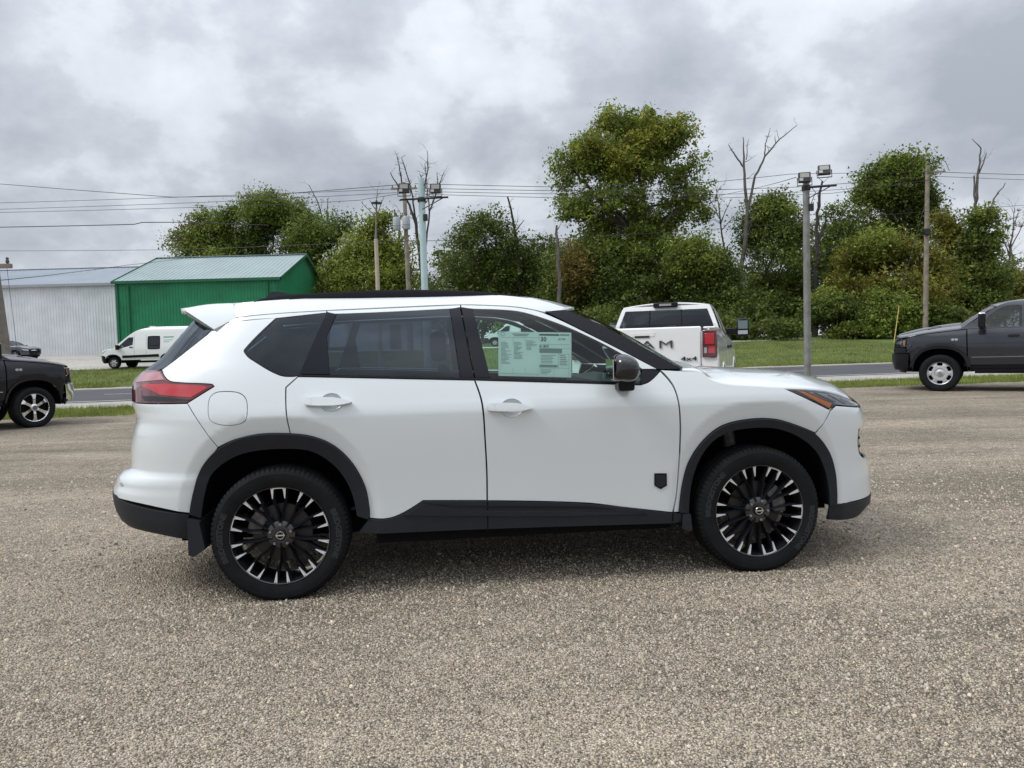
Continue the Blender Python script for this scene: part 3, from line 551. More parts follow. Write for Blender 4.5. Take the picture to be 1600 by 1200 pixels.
for sg in (-1, 1):
    si = BD.panel('sill', S_['sill'], M_clad, sides=(sg,), off=.010, thick=.05, gap=.001)
    BD.panel('sill_accent', S_['silltrim'], M_clad, parent=si, sides=(sg,), off=.018, thick=.01)
    BD.panel('sill_groove', S_['sillline'], M_trim, parent=si, sides=(sg,), off=.0125, thick=.004, gap=0)
    for xs in (-1.578, -.52):
        zt = .503 if xs < -1 else .383
        BD.panel('sill_groove', [(xs-.004, zt, 1), (xs+.004, zt, 1), (xs+.001, .335, 1), (xs-.005, .335, 1)], M_dark, parent=si, sides=(sg,), off=.0112, thick=.002, gap=0)
    for k in ('pillar_c', 'pillar_b1', 'pillar_b2'): BD.panel('pillar_trim', S_[k], M_gblack, sides=(sg,), gap=.001)
    BD.panel('window_moulding', S_['belt'], M_trim, sides=(sg,), off=.004, gap=.0005)
    BD.panel('mirror_sail', S_['sail'], M_trim, sides=(sg,), off=.002)
    BD.panel('front_window', S_['front_glass'], M_gl_clear, sides=(sg,), off=-.004, gap=0)
    BD.panel('rear_side_window', S_['rear_door_glass'], M_gl_dark, sides=(sg,), off=-.002, gap=0)
    BD.panel('quarter_window', S_['quarter_glass'], M_gl_dark, sides=(sg,), off=-.002, gap=0)
    wm = spline(S_['quarter_glass']); wm2 = wm+ (wm-wm.mean(0))/np.linalg.norm(wm-wm.mean(0), axis=1)[:, None]*.014
    BD.panel('window_moulding', [wm2, wm], M_trim, sides=(sg,), off=-.001, gap=0)
    for k in ('frame_rear', 'frame_quarter', 'frame_front'): BD.panel('door_frame', S_[k], M_white, sides=(sg,), gap=.0015)
    BD.panel('roof_side', S_['roof_side'], M_white, sides=(sg,), gap=.0015)
    BD.panel('windscreen_pillar', S_['pillar_a'], M_trim, sides=(sg,), gap=.001)
    BS.panel('spoiler_side', S_['spoiler'], M_white, sides=(sg,), gap=.0015, thick=.06)
    # lamps
    tl = BD.panel('taillight', S_['taillight'], M_reddark, sides=(sg,), off=.001, gap=.0015)
    BD.panel('lens', S_['redlens'], M_red, parent=tl, sides=(sg,), off=.005, thick=.006)
    BD.panel('lens', S_['redlens2'], M_lampdark, parent=tl, sides=(sg,), off=.004, thick=.006)
    BD.panel('lens', S_['redtop'], mat('pink_clear_lens', (.36, .14, .16), rough=.1, coat=1), parent=tl, sides=(sg,), off=.004, thick=.006)
    hl = BD.panel('headlight', S_['headlight'], M_lampdark, sides=(sg,), off=-.012, gap=.002)
    BD.panel('turn_signal', S_['orange'], M_orange, parent=hl, sides=(sg,), off=-.004, thick=.01)
    BD.panel('reflector', S_['led'], M_lamp, parent=hl, sides=(sg,), off=-.008, thick=.006)
    for q in (((.34, 1.046, 1), (.36, 1.044, 1), (.50, .985, 1), (.485, .979, 1)), ((.46, 1.028, 1), (.475, 1.024, 1), (.60, .968, 1), (.58, .966, 1)), ((.56, 1.0, 1), (.575, .996, 1), (.68, .955, 1), (.66, .955, 1))):
        BD.panel('reflector', list(q), M_lampdark, parent=hl, sides=(sg,), off=-.004, thick=.006, gap=0)
    BD.panel('lens_cover', S_['headlight'], M_clear, parent=hl, sides=(sg,), off=.002, gap=.001, thick=.006)
    # dark inner skin behind the panel gaps
    ul = np.concatenate([spline(S_['underlay']), fo[::-1], ro[::-1], np.array([(-3.30, .52)])])
    BD.panel('inner_side', ul, M_dark, sides=(sg,), off=-.022, gap=0, grid=.09, step=.04)
    # wheel housings
    for nm, ar, xc in (('rear', ri, -2.705), ('front', fi, 0.)):
        A = np.array(ar); n = len(A); V = []
        for yy in (None, .70, .50):
            for (x, z) in A: V.append((x, sg*((BD.Sy(x, z)-.01) if yy is None else yy), z))
        V.append((xc, sg*.50, .30)); F = [(j*n+k, j*n+k+1, (j+1)*n+k+1, (j+1)*n+k) for j in range(2) for k in range(n-1)]+[(2*n+k, 2*n+k+1, 3*n) for k in range(n-1)]
        link('wheel_housing', fast_mesh('wheel_housing', np.array(V), F, smooth=True), M_liner, suv)
# badge: a plain black shield
bq = S_['badge']; bd = BD.panel('door_badge', bq, M_gblack, off=.006, thick=.006, gap=0)
cxb = np.mean([p[0] for p in bq]); czb = np.mean([p[1] for p in bq])
BD.panel('badge_field', [(cxb+(p[0]-cxb)*.78, czb+(p[1]-czb)*.78, 1) for p in bq], M_clad, parent=bd, off=.0072, thick=.002, gap=0)
BD.panel('parking_sensor', [(-3.634, .640), (-3.615, .652), (-3.596, .640), (-3.615, .628)], M_lining, off=.002, thick=.003, gap=0)
# sheets that span the car
BD.across('roof', [(-2.955, 1.642), (-2.775, 1.654), (-2.489, 1.668), (-2.144, 1.677), (-1.772, 1.676), (-1.491, 1.663), (-1.305, 1.639), (-1.192, 1.609), (-1.08, 1.566)], M_white, .035, bulge=lambda x: .16*max(0, (x+1.5)/.42), thick=.02)
BS.across('spoiler', [(-2.962, 1.642), (-3.106, 1.6375), (-3.236, 1.614)], M_white, .03, bulge=lambda x: -.14*max(0, (-x-2.95)/.28), thick=.03)
BD.across('windscreen', [(-1.075, 1.561), (-.94, 1.497), (-.806, 1.426), (-.60, 1.302), (-.445, 1.206)], M_gl_wind, .012, bulge=.17)
BD.across('cowl', [(-.46, 1.195), (-.36, 1.178)], M_trim, .014, bulge=.19)
he = [(-.452, 1.2015), (-.336, 1.188), (-.277, 1.139), (-.194, 1.1105), (-.025, 1.0935), (.146, 1.079), (.302, 1.066), (.444, 1.047), (.60, 1.010), (.70, .972)]
hc_ = pchip([-.45, -.3, -.19, .05, .37, .53, .72], [.020, .062, .095, .098, .098, .090, .07])
BD.across('hood', he, M_white, lambda x: float(hc_(x)), bulge=lambda x: .13*max(0, min(1, (x-.1)/.5))+.10*max(0, (-.1-x)/.35), thick=.015, p=2.4, ins=.007)
BD.across('front_upper_panel', [(.70, .966), (.765, .93), (.80, .915)], M_gblack, .06, bulge=.13)
# roof rails, aerial fin
for sg in (-1, 1):
    rp = spline(S_['rail'], closed=False); V = []; F = []
    for i, (x, z) in enumerate(rp):
        t = min(1, i/6, (len(rp)-1-i)/6); hh = .006+.020*t
        V += [(x, sg*(.600+dy), z-dz*hh) for dy, dz in ((.013, 1.7), (.014, .5), (.009, 0), (-.009, 0), (-.014, .5), (-.013, 1.7))]
    n = len(rp); F = [(i*6+k, i*6+(k+1) % 6, (i+1)*6+(k+1) % 6, (i+1)*6+k) for i in range(n-1) for k in range(6)]
    if sg < 0: F = [f[::-1] for f in F]
    link('roof_rail', fast_mesh('roof_rail', np.array(V), F, smooth=True, angle=40), M_trim, suv)
    # door mirror
    V = []; F = []; nu, nv = 20, 14
    for j in range(nv+1):
        ph = -math.pi/2+math.pi*j/nv
        for i in range(nu):
            th = 2*math.pi*i/nu; sp = lambda a, p: math.copysign(abs(a)**p, a)
            x = sp(math.cos(th), .75)*sp(math.cos(ph), .75); y = sp(math.sin(th), .8)*sp(math.cos(ph), .75); z = sp(math.sin(ph), .75)
            x = x*.088 if x > 0 else x*.070; zz = z*(.080 if z > 0 else .068)
            V.append((-.832+x-.02*(z < 0)*z*-1, sg*(1.03+y*.115), 1.222+zz-.02*max(0, x/.088)))
    F = [(j*nu+i, j*nu+(i+1) % nu, (j+1)*nu+(i+1) % nu, (j+1)*nu+i) for j in range(nv) for i in range(nu)]
    if sg > 0: pass
    mo = link('door_mirror', fast_mesh('door_mirror', np.array(V), F, smooth=True), M_mgloss, suv)
    sm = MB(); sm.tube([(-.905, sg*1.03, 1.208), (-.83, sg*1.143, 1.205), (-.745, sg*1.03, 1.20)], .0025, n=6).build('mirror_seam', M_dark, mo)
    ft = MB(); ft.add([(x, sg*y, z) for x, y, z in ((-.845, .90, 1.092), (-.755, .90, 1.092), (-.745, .88, 1.15), (-.85, .90, 1.15), (-.838, .985, 1.096), (-.752, .985, 1.096), (-.745, 1.0, 1.17), (-.85, 1.0, 1.17))],
        [(0, 1, 2, 3), (4, 7, 6, 5), (0, 4, 5, 1), (1, 5, 6, 2), (2, 6, 7, 3), (3, 7, 4, 0)]); ft.build('mirror_foot', M_gblack, mo, bevel=.012)
    MB().box(-.905, -.900, sg*1.03-.08, sg*1.03+.08, 1.17, 1.275).build('mirror_glass', M_chrome, mo)
fin = MB(); fin.add([(-2.92, -.03, 1.705), (-2.92, .03, 1.705), (-2.66, .012, 1.71), (-2.66, -.012, 1.71), (-2.88, -.004, 1.755), (-2.88, .004, 1.755), (-2.83, 0, 1.752)], [(0, 1, 5, 4), (1, 2, 6, 5), (0, 4, 6, 3), (4, 5, 6), (2, 3, 6)]); fin.build('aerial_fin', M_gblack, suv)
# underbody and cabin
MB().box(-3.35, .62, -.49, .49, .27, .36).build('floor_pan', M_dark, suv, smooth=False)
for sg in (-1, 1): MB().box(-2.2, -.5, min(sg*.492, sg*.80), max(sg*.492, sg*.80), .275, .355).build('floor_pan', M_dark, suv, smooth=False)
MB().box(-.40, .60, -.485, .485, .362, .94).build('engine', M_dark, suv, smooth=False)
MB().box(-3.4, -3.2, -.66, .66, .42, .62).build('rear_crossmember', M_dark, suv, smooth=False)
MB().box(-3.3, -2.16, -.48, .48, .40, .44).build('cabin_floor', M_inner, suv, smooth=False)
MB().box(-2.15, -.61, -.80, .80, .40, .44).build('cabin_floor', M_inner, suv, smooth=False)
MB().box(-.60, -.42, -.78, .78, .40, 1.06).build('bulkhead', M_inner, suv, smooth=False)
for sg in (-1, 1):
    dl = MB(); dl.box(-2.18, -.62, sg*.845-.012, sg*.845+.012, .44, 1.10); dl.build('door_lining', M_inner, suv)
    MB().box(-3.25, -2.20, sg*.74-.01, sg*.74+.01, .96, 1.18).build('load_bay_lining', M_inner, suv)
BD.across('headlining', [(-3.0, 1.60), (-2.5, 1.622), (-1.8, 1.628), (-1.4, 1.60), (-1.2, 1.56)], M_lining, .03, ins=.06)
db = MB(); db.add([(x, y, z) for y in (-.78, .78) for x, z in ((-.42, 1.12), (-.60, 1.145), (-.80, 1.12), (-.86, 1.02), (-.80, .72), (-.45, .60))], [(0, 1, 7, 6), (1, 2, 8, 7), (2, 3, 9, 8), (3, 4, 10, 9), (4, 5, 11, 10), (0, 5, 4, 3, 2, 1), (6, 7, 8, 9, 10, 11)])
db.build('dashboard', M_inner, suv)
MB().lathe([(.17+.014*math.cos(a), .014*math.sin(a)) for a in np.linspace(0, 2*math.pi, 9)[:-1]], n=32, ax='Z', closed=True).build('steering_wheel', M_trim, suv)
stw = bpy.data.objects['steering_wheel']; stw.location = (-.98, .40, 1.06); stw.rotation_euler = (0, R_(-68), 0)
def seat(x, y, w_, lean=.22, hr=True):
    s = MB(); h = w_/2
    s.add([(x+a, y+b*h, z) for b in (-1, 1) for a, z in ((.30, .62), (.32, .72), (.0, .70), (-.22, .68), (-.22, .58), (.25, .54))], [(0, 1, 2, 3, 4, 5), (11, 10, 9, 8, 7, 6)]+[(k, 6+k, 6+(k+1) % 6, (k+1) % 6) for k in range(6)])
    so = s.build('seat', M_seat, suv, bevel=.04)
    b = MB(); b.add([(x+a, y+c*h*(.92 if z > 1 else 1), z) for c in (-1, 1) for a, z in ((-.16, .68), (-.18-lean*.4, .95), (-.18-lean, 1.24), (-.26-lean, 1.24), (-.32-lean*.4, .95), (-.30, .66))], [(0, 1, 2, 3, 4, 5), (11, 10, 9, 8, 7, 6)]+[(k, 6+k, 6+(k+1) % 6, (k+1) % 6) for k in range(6)])
    b.build('backrest', M_seat, so, bevel=.04)
    if hr:
        for yy in ([y] if w_ < .8 else [y-.38, y+.38]):
            hb = MB(); hb.box(x-.30-lean, x-.20-lean, yy-.13, yy+.13, 1.28, 1.46); hb.build('headrest', M_seat, so, bevel=.035)
seat(-1.35, -.38, .50); seat(-1.35, .38, .50); seat(-2.25, 0, .97)
# price sticker inside the passenger window
stk = BD.panel('window_sticker', [tuple(p)+(1,) for p in S_['sticker']], M_paper, off=-.012, thick=.001, gap=0, label='white printed price sticker inside the front passenger window')
def stkpt(a, b):
    P = [np.array(p) for p in S_['sticker']]; return (P[0]*(1-a)+P[1]*a)*(1-b)+(P[3]*(1-a)+P[2]*a)*b
ink, inkF, gry, gryF = [], [], [], []
def bar(V, F, a0, a1, b0, b1):
    i = len(V); V += [stkpt(a0, b0), stkpt(a1, b0), stkpt(a1, b1), stkpt(a0, b1)]; F.append((i, i+3, i+2, i+1))
for b_ in (.13, ): bar(gry, gryF, .03, .55, b_, b_+.006)
for a_ in (.20, .365): bar(gry, gryF, a_, a_+.003, .14, .95)
bar(gry, gryF, .03, .55, .945, .951); bar(gry, gryF, .555, .558, .05, .96)
rr = random.Random(3)
for a0, a1, bs, be in ((.035, .185, .24, .74), (.21, .35, .24, .62), (.38, .54, .2, .40)):
    b_ = bs
    while b_ < be:
        bar(gry, gryF, a0, a0+(a1-a0)*rr.uniform(.35, .95), b_, b_+.010); b_ += .028
bar(ink, inkF, .56, .83, .045, .08); bar(ink, inkF, .84, .97, .05, .07)
bar(gry, gryF, .56, .87, .375, .47); bar(gry, gryF, .56, .81, .735, .785)
for q in ((.56, .97, .275, .281), (.68, .684, .275, .37), (.56, .97, .368, .374), (.82, .97, .49, .496), (.82, .823, .49, .80), (.965, .968, .49, .96), (.56, .97, .80, .805), (.76, .763, .80, .96)): bar(gry, gryF, *q)
for i in range(6): bar(gry, gryF, .58, .58+rr.uniform(.12, .21), .52+i*.033, .53+i*.033)
for i in range(6): bar(gry, gryF, .84, .84+rr.uniform(.06, .11), .52+i*.04, .535+i*.04)
for i in range(4): bar(gry, gryF, .58, .58+rr.uniform(.08, .15), .84+i*.03, .85+i*.03)
def stktext(s, a, b, size):
    V, F = text2d(s, 1.0, bold=.02); i = len(ink)
    for x, y, _ in V: ink.append(stkpt(a+x*size*.6, b-y*size))
    inkF.extend([tuple(i+k for k in f) for f in F])
stktext('30', .615, .17, .14); stktext('$1,850', .62, .325, .075); stktext('$1,750', .87, .16, .06)
for k, (s_, y_) in enumerate((('2025 ROGUE', .055), ('ROCK CREEK', .095))): pass
bar(gry, gryF, .19, .42, .045, .065); bar(gry, gryF, .21, .40, .08, .098)
for k in range(24):
    a = 2*math.pi*k/24; a2 = 2*math.pi*(k+1)/24
    i = len(gry); gry += [stkpt(.06+.028*r*math.cos(t), .06+.045*r*math.sin(t)) for t in (a, a2) for r in (1, .8)]; gryF.append((i, i+1, i+3, i+2))
decal(BD, 'print', ink, inkF, M_ink, -.0105, stk); decal(BD, 'print', gry, gryF, M_inkgrey, -.0107, stk)
# mud flap, wheels
for sg in (-1, 1):
    for pts in ([(-3.185, .477), (-3.125, .463), (-3.10, .314), (-3.16, .275), (-3.188, .285)], [(-.41, .37), (-.455, .37), (-.462, .29), (-.425, .27), (-.40, .28)]):
        mf = MB(); n = len(pts); mf.add([(x, sg*y, z) for y in (.60, .885) for x, z in pts], [tuple(range(n)), tuple(range(2*n-1, n-1, -1))]+[(k, n+k, n+(k+1) % n, (k+1) % n) for k in range(n)]); mf.build('mud_flap', M_clad, suv, smooth=False)
suv_wheel(suv, (-2.705, -.785, .370), 0, 0); suv_wheel(suv, (0, -.785, .370), R_(0), -22)
suv_wheel(suv, (-2.705, .785, .370), math.pi, 10); suv_wheel(suv, (0, .785, .370), math.pi, 40)
for x in (0, -2.705): MB().tube([(x, -.7, .37), (x, .7, .37)], .035, n=10).build('axle', M_cast, suv)
for sg in (-1, 1): MB().tube([(-.02, sg*.60, .45), (-.06, sg*.56, .86)], [.05, .035], n=10).build('suspension_strut', M_cast, suv)
# ================================================================= ground, road and verges
TH = R_(9.0); CT, ST = math.cos(TH), math.sin(TH)
gz = pchip([-80, 33, 36, 46, 57, 67, 85, 120, 900], [0, 0, .06, .60, 1.28, 1.52, 1.75, 1.9, 2.2])
def gw(s, t):       # along-road s, across-road t -> world x, y
    return s*CT-t*ST, s*ST+t*CT
def gh(x, y): return float(gz(-x*ST+y*CT))
def ground_mat(name, cols, scale, rough=.95, bump=.5, bdist=.02, big=.35, vor=None, mottle=(.75, 1.2)):
    m = bpy.data.materials.new(name); m.use_nodes = True; t = NT(m)
    o = t.n('ShaderNodeOutputMaterial'); p = t.n('ShaderNodeBsdfPrincipled', i_Roughness=rough); p.inputs['Specular IOR Level'].default_value = .2; t.l(p.outputs[0], o.inputs[0])
    tc = t.n('ShaderNodeTexCoord')
    n1 = t.n('ShaderNodeTexNoise', i_Scale=scale, i_Detail=6.0, i_Roughness=.65); t.l(tc.outputs['Object'], n1.inputs['Vector'])
    r = t.n('ShaderNodeValToRGB'); el = r.color_ramp.elements
    el[0].position = .30; el[0].color = (*cols[0], 1); el[1].position = .72; el[1].color = (*cols[-1], 1)
    for k, c in enumerate(cols[1:-1]): e = el.new(.30+.42*(k+1)/(len(cols)-1)); e.color = (*c, 1)
    t.l(n1.outputs[0], r.inputs[0]); colr = r.outputs[0]; hgt = n1.outputs[0]
    if vor:
        v = t.n('ShaderNodeTexVoronoi', i_Scale=vor); t.l(tc.outputs['Object'], v.inputs['Vector'])
        w_ = t.n('ShaderNodeTexNoise', i_Scale=vor*.6, i_Detail=2.0); t.l(tc.outputs['Object'], w_.inputs['Vector'])
        sx = t.n('ShaderNodeSeparateXYZ'); t.l(v.outputs['Color'], sx.inputs[0])
        r2 = t.n('ShaderNodeValToRGB'); e2 = r2.color_ramp.elements; e2[0].position = 0; e2[1].position = 1
        stones = [(0.079, 0.066, 0.052), (0.236, 0.194, 0.143), (0.419, 0.348, 0.259), (0.508, 0.441, 0.340), (0.351, 0.320, 0.282), (0.611, 0.509, 0.372), (0.792, 0.707, 0.574)]
        pos = [0, .14, .34, .54, .70, .86, 1]
        e2[0].color = (*stones[0], 1); e2[1].color = (*stones[-1], 1)
        for q, c in list(zip(pos, stones))[1:-1]: e = e2.new(q); e.color = (*c, 1)
        t.l(sx.outputs[0], r2.inputs[0])
        mr = t.n('ShaderNodeMapRange'); mr.inputs['From Min'].default_value = .25; mr.inputs['From Max'].default_value = .72; mr.inputs['To Min'].default_value = 1.15; mr.inputs['To Max'].default_value = .22  # paints shade into the gaps between the stones
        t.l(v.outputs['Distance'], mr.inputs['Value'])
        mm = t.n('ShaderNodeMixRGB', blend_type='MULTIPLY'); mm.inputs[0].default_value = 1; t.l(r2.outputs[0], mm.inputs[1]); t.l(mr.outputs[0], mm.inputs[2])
        mx = t.n('ShaderNodeMixRGB'); mx.inputs[0].default_value = .78; t.l(r.outputs[0], mx.inputs[1]); t.l(mm.outputs[0], mx.inputs[2]); colr = mx.outputs[0]
        ih = t.n('ShaderNodeMath', operation='SUBTRACT'); ih.inputs[0].default_value = 1; t.l(v.outputs['Distance'], ih.inputs[1]); hgt = ih.outputs[0]
    nb = t.n('ShaderNodeTexNoise', i_Scale=big, i_Detail=4.0, i_Roughness=.6); t.l(tc.outputs['Object'], nb.inputs['Vector'])
    mr2 = t.n('ShaderNodeMapRange'); mr2.inputs['From Min'].default_value = .3; mr2.inputs['From Max'].default_value = .7; mr2.inputs['To Min'].default_value = mottle[0]; mr2.inputs['To Max'].default_value = mottle[1]; t.l(nb.outputs[0], mr2.inputs['Value'])
    if vor:
        mp = t.n('ShaderNodeMapping'); mp.inputs['Rotation'].default_value = (0, 0, R_(-9)); mp.inputs['Scale'].default_value = (.16, 1.15, 1); t.l(tc.outputs['Object'], mp.inputs[0])
        nw = t.n('ShaderNodeTexNoise', i_Scale=1.0, i_Detail=5.0, i_Roughness=.62, i_Distortion=.4); t.l(mp.outputs[0], nw.inputs['Vector'])
        mw_ = t.n('ShaderNodeMapRange'); mw_.inputs['From Min'].default_value = .32; mw_.inputs['From Max'].default_value = .66; mw_.inputs['To Min'].default_value = .66; mw_.inputs['To Max'].default_value = 1.10; t.l(nw.outputs[0], mw_.inputs['Value'])
        mq = t.n('ShaderNodeMixRGB', blend_type='MULTIPLY'); mq.inputs[0].default_value = 1; t.l(colr, mq.inputs[1]); t.l(mw_.outputs[0], mq.inputs[2]); colr = mq.outputs[0]
        nf = t.n('ShaderNodeTexNoise', i_Scale=11.0, i_Detail=4.0, i_Roughness=.7); t.l(tc.outputs['Object'], nf.inputs['Vector'])
        mf_ = t.n('ShaderNodeMapRange'); mf_.inputs['From Min'].default_value = .3; mf_.inputs['From Max'].default_value = .7; mf_.inputs['To Min'].default_value = .72; mf_.inputs['To Max'].default_value = 1.25; t.l(nf.outputs[0], mf_.inputs['Value'])
        mg = t.n('ShaderNodeMixRGB', blend_type='MULTIPLY'); mg.inputs[0].default_value = 1; t.l(colr, mg.inputs[1]); t.l(mf_.outputs[0], mg.inputs[2]); colr = mg.outputs[0]
    m3 = t.n('ShaderNodeMixRGB', blend_type='MULTIPLY'); m3.inputs[0].default_value = 1; t.l(colr, m3.inputs[1]); t.l(mr2.outputs[0], m3.inputs[2]); t.l(m3.outputs[0], p.inputs['Base Color'])
    bp = t.n('ShaderNodeBump', i_Strength=bump, i_Distance=bdist); t.l(hgt, bp.inputs['Height']); t.l(bp.outputs[0], p.inputs['Normal'])
    return m
M_gravel = ground_mat('crushed_limestone', [(0.192, 0.159, 0.118), (0.373, 0.314, 0.235), (0.544, 0.459, 0.345)], 30, bump=1.0, bdist=.013, vor=112, big=.55, mottle=(.88, 1.36))
M_lotgravel = ground_mat('pale_lot_gravel', [(.26, .245, .22), (.34, .32, .29), (.40, .375, .34)], 3.0, bump=.4, big=.2)
M_shoulder = ground_mat('shoulder_gravel', [(.28, .26, .23), (.36, .34, .305), (.44, .42, .38)], 9, bump=.6, big=.8)
M_asphalt = ground_mat('asphalt', [(.055, .056, .060), (.070, .071, .075), (.088, .088, .092)], 40, rough=.85, bump=.3, bdist=.005, big=.5, mottle=(.85, 1.15))
M_concrete = ground_mat('concrete', [(.36, .345, .31), (.44, .425, .39), (.50, .485, .45)], 6, bump=.15, big=.5)
M_turf = ground_mat('turf_soil', [(.055, .075, .020), (.075, .105, .028), (.12, .135, .045)], 5, bump=.6, bdist=.03, big=.22, mottle=(.7, 1.3))
M_paint = mat('white_road_paint', (.62, .62, .60), rough=.7, var=.12, vscale=20, dirt=(.40, .40, .38))
def strip(name, t0, t1, s0, s1, m, lift, ds=2.0, dt=1.5, e0=0, e1=0, seed=1, **props):
    """a sheet between two across-road distances that follows the rise of the land; e0/e1 make an edge ragged"""
    r = np.random.default_rng(seed); ns = max(2, int((s1-s0)/ds)+1); ntt = max(2, int((t1-t0)/dt)+1)
    S = np.linspace(s0, s1, ns); T = np.linspace(t0, t1, ntt); V = []
    w0 = np.convolve(r.normal(0, 1, ns+8), np.ones(3)/3, 'same')[4:4+ns]*e0; w1 = np.convolve(r.normal(0, 1, ns+8), np.ones(3)/3, 'same')[4:4+ns]*e1
    for i, s in enumerate(S):
        for j, t in enumerate(T):
            tt = t+(w0[i] if j == 0 else 0)+(w1[i] if j == ntt-1 else 0); x, y = gw(s, tt); V.append((x, y, float(gz(tt))+lift))
    F = [(i*ntt+j, (i+1)*ntt+j, (i+1)*ntt+j+1, i*ntt+j+1) for i in range(ns-1) for j in range(ntt-1)]
    return link(name, fast_mesh(name, np.array(V), F, smooth=True), m, None, **props)
ts = np.concatenate([np.linspace(-80, 30, 12), np.linspace(32, 90, 40), np.array([110, 150, 220, 350, 600, 900])]); ss = np.concatenate([[-700, -400, -250], np.linspace(-150, 150, 31), [250, 400, 700]])
V = []
for s in ss:
    for t in ts: x, y = gw(s, t); V.append((x, y, float(gz(t))))
n = len(ts); F = [(i*n+j, (i+1)*n+j, (i+1)*n+j+1, i*n+j+1) for i in range(len(ss)-1) for j in range(n-1)]
link('ground', fast_mesh('ground', np.array(V), F, smooth=True), M_turf, None, kind='structure')
strip('gravel_lot', -75, 18.15, -110, 110, M_gravel, .012, ds=.35, dt=8, e1=.34, seed=3, kind='structure')
strip('road_shoulder', 20.9, 23.75, -140, 140, M_shoulder, .008, ds=.7, dt=1.4, e0=.18, seed=4, kind='structure')
strip('road', 23.6, 33.3, -160, 160, M_asphalt, .014, ds=20, dt=2.0, kind='structure')
strip('far_shoulder', 33.2, 34.2, -140, 140, M_shoulder, .010, ds=.7, e1=.18, seed=5, kind='structure')
strip('edge_line', 24.0, 24.15, -160, 160, M_paint, .019, ds=20, kind='structure')
strip('edge_line', 32.6, 32.72, -160, 160, M_paint, .019, ds=20, kind='structure')
for k in range(-7, 9): strip('lane_dash', 28.2, 28.33, 1.9+k*12.2, 4.9+k*12.2, M_paint, .019, ds=3, kind='structure')
strip('parking_apron', 46.3, 82, -90, -9, M_lotgravel, .012, ds=1.2, dt=2, e0=.22, seed=6, kind='structure')
strip('driveway', 56.0, 58.6, -8.9, 90, M_concrete, .012, ds=2, dt=.9, e0=.1, e1=.1, seed=7, kind='structure')
# stones lying proud on the lot, thickest near the viewer
def stones():
    Vs, Fs, Cs, b = [], [], [], 0
    bands = [(1.9, 3.2, 6500, .0042), (3.2, 4.6, 3600, .0050), (4.6, 6.5, 1500, .0062), (6.5, 9.5, 420, .0070)]
    for d0, d1, den, r0 in bands:
        x0 = .74*d1+.4; nst = int(2*x0*(d1-d0)*den); X = rng.uniform(-x0, x0, nst); Y = rng.uniform(d0, d1, nst); keep = (np.abs(X) < .74*Y+.3) & (rng.random(nst) < (1.0 if d0 < 4 else 1-.6*(Y-4.6)/1.9 if d0 < 5 else 1-(Y-6.5)/3))
        X, Y = X[keep], Y[keep]; nst = len(X)
        r = rng.lognormal(math.log(r0), .32, nst).clip(.003, .02); h = r*rng.uniform(.5, 1.0, nst); ph = rng.uniform(0, 6.28, nst)
        V = np.zeros((nst, 8, 3), np.float32)
        for k in range(4):
            a = ph+k*1.5708+rng.uniform(-.3, .3, nst); q = r*rng.uniform(.75, 1.25, nst); V[:, k, 0] = X+q*np.cos(a); V[:, k, 1] = Y+q*np.sin(a); V[:, k, 2] = .008
            q = q*rng.uniform(.4, .8, nst); V[:, 4+k, 0] = X+q*np.cos(a+.3); V[:, 4+k, 1] = Y+q*np.sin(a+.3); V[:, 4+k, 2] = .012+h*rng.uniform(.7, 1.1, nst)
        base = b+np.arange(nst)[:, None]*8
        quads = np.concatenate([np.stack([base[:, 0]+k, base[:, 0]+(k+1) % 4, base[:, 0]+4+(k+1) % 4, base[:, 0]+4+k], 1) for k in range(4)])
        Fs.append(quads); Cs.append(np.stack([base[:, 0]+4+k for k in range(4)], 1)); Vs.append(V.reshape(-1, 3)); b += nst*8
    me = fast_mesh('loose_gravel', np.concatenate(Vs), [np.concatenate(Fs), np.concatenate(Cs)])
    m = bpy.data.materials.new('loose_stone'); m.use_nodes = True; t = NT(m); o = t.n('ShaderNodeOutputMaterial'); p = t.n('ShaderNodeBsdfPrincipled', i_Roughness=.85); p.inputs['Specular IOR Level'].default_value = .25; t.l(p.outputs[0], o.inputs[0])
    g = t.n('ShaderNodeNewGeometry'); r = t.n('ShaderNodeValToRGB'); t.l(g.outputs['Random Per Island'], r.inputs[0]); el = r.color_ramp.elements
    el[0].color = (.110, .090, .068, 1); el[1].color = (.68, .58, .44, 1)
    for q, c in ((.15, (0.236, 0.194, 0.143)), (.4, (0.419, 0.348, 0.262)), (.6, (0.463, 0.404, 0.317)), (.75, (0.361, 0.326, 0.282)), (.9, (0.483, 0.413, 0.317))): e = el.new(q); e.color = (*c, 1)
    t.l(r.outputs[0], p.inputs['Base Color'])
    link('loose_gravel', me, m, None, kind='stuff', label='loose crushed stone scattered over the lot', category='gravel')
stones()
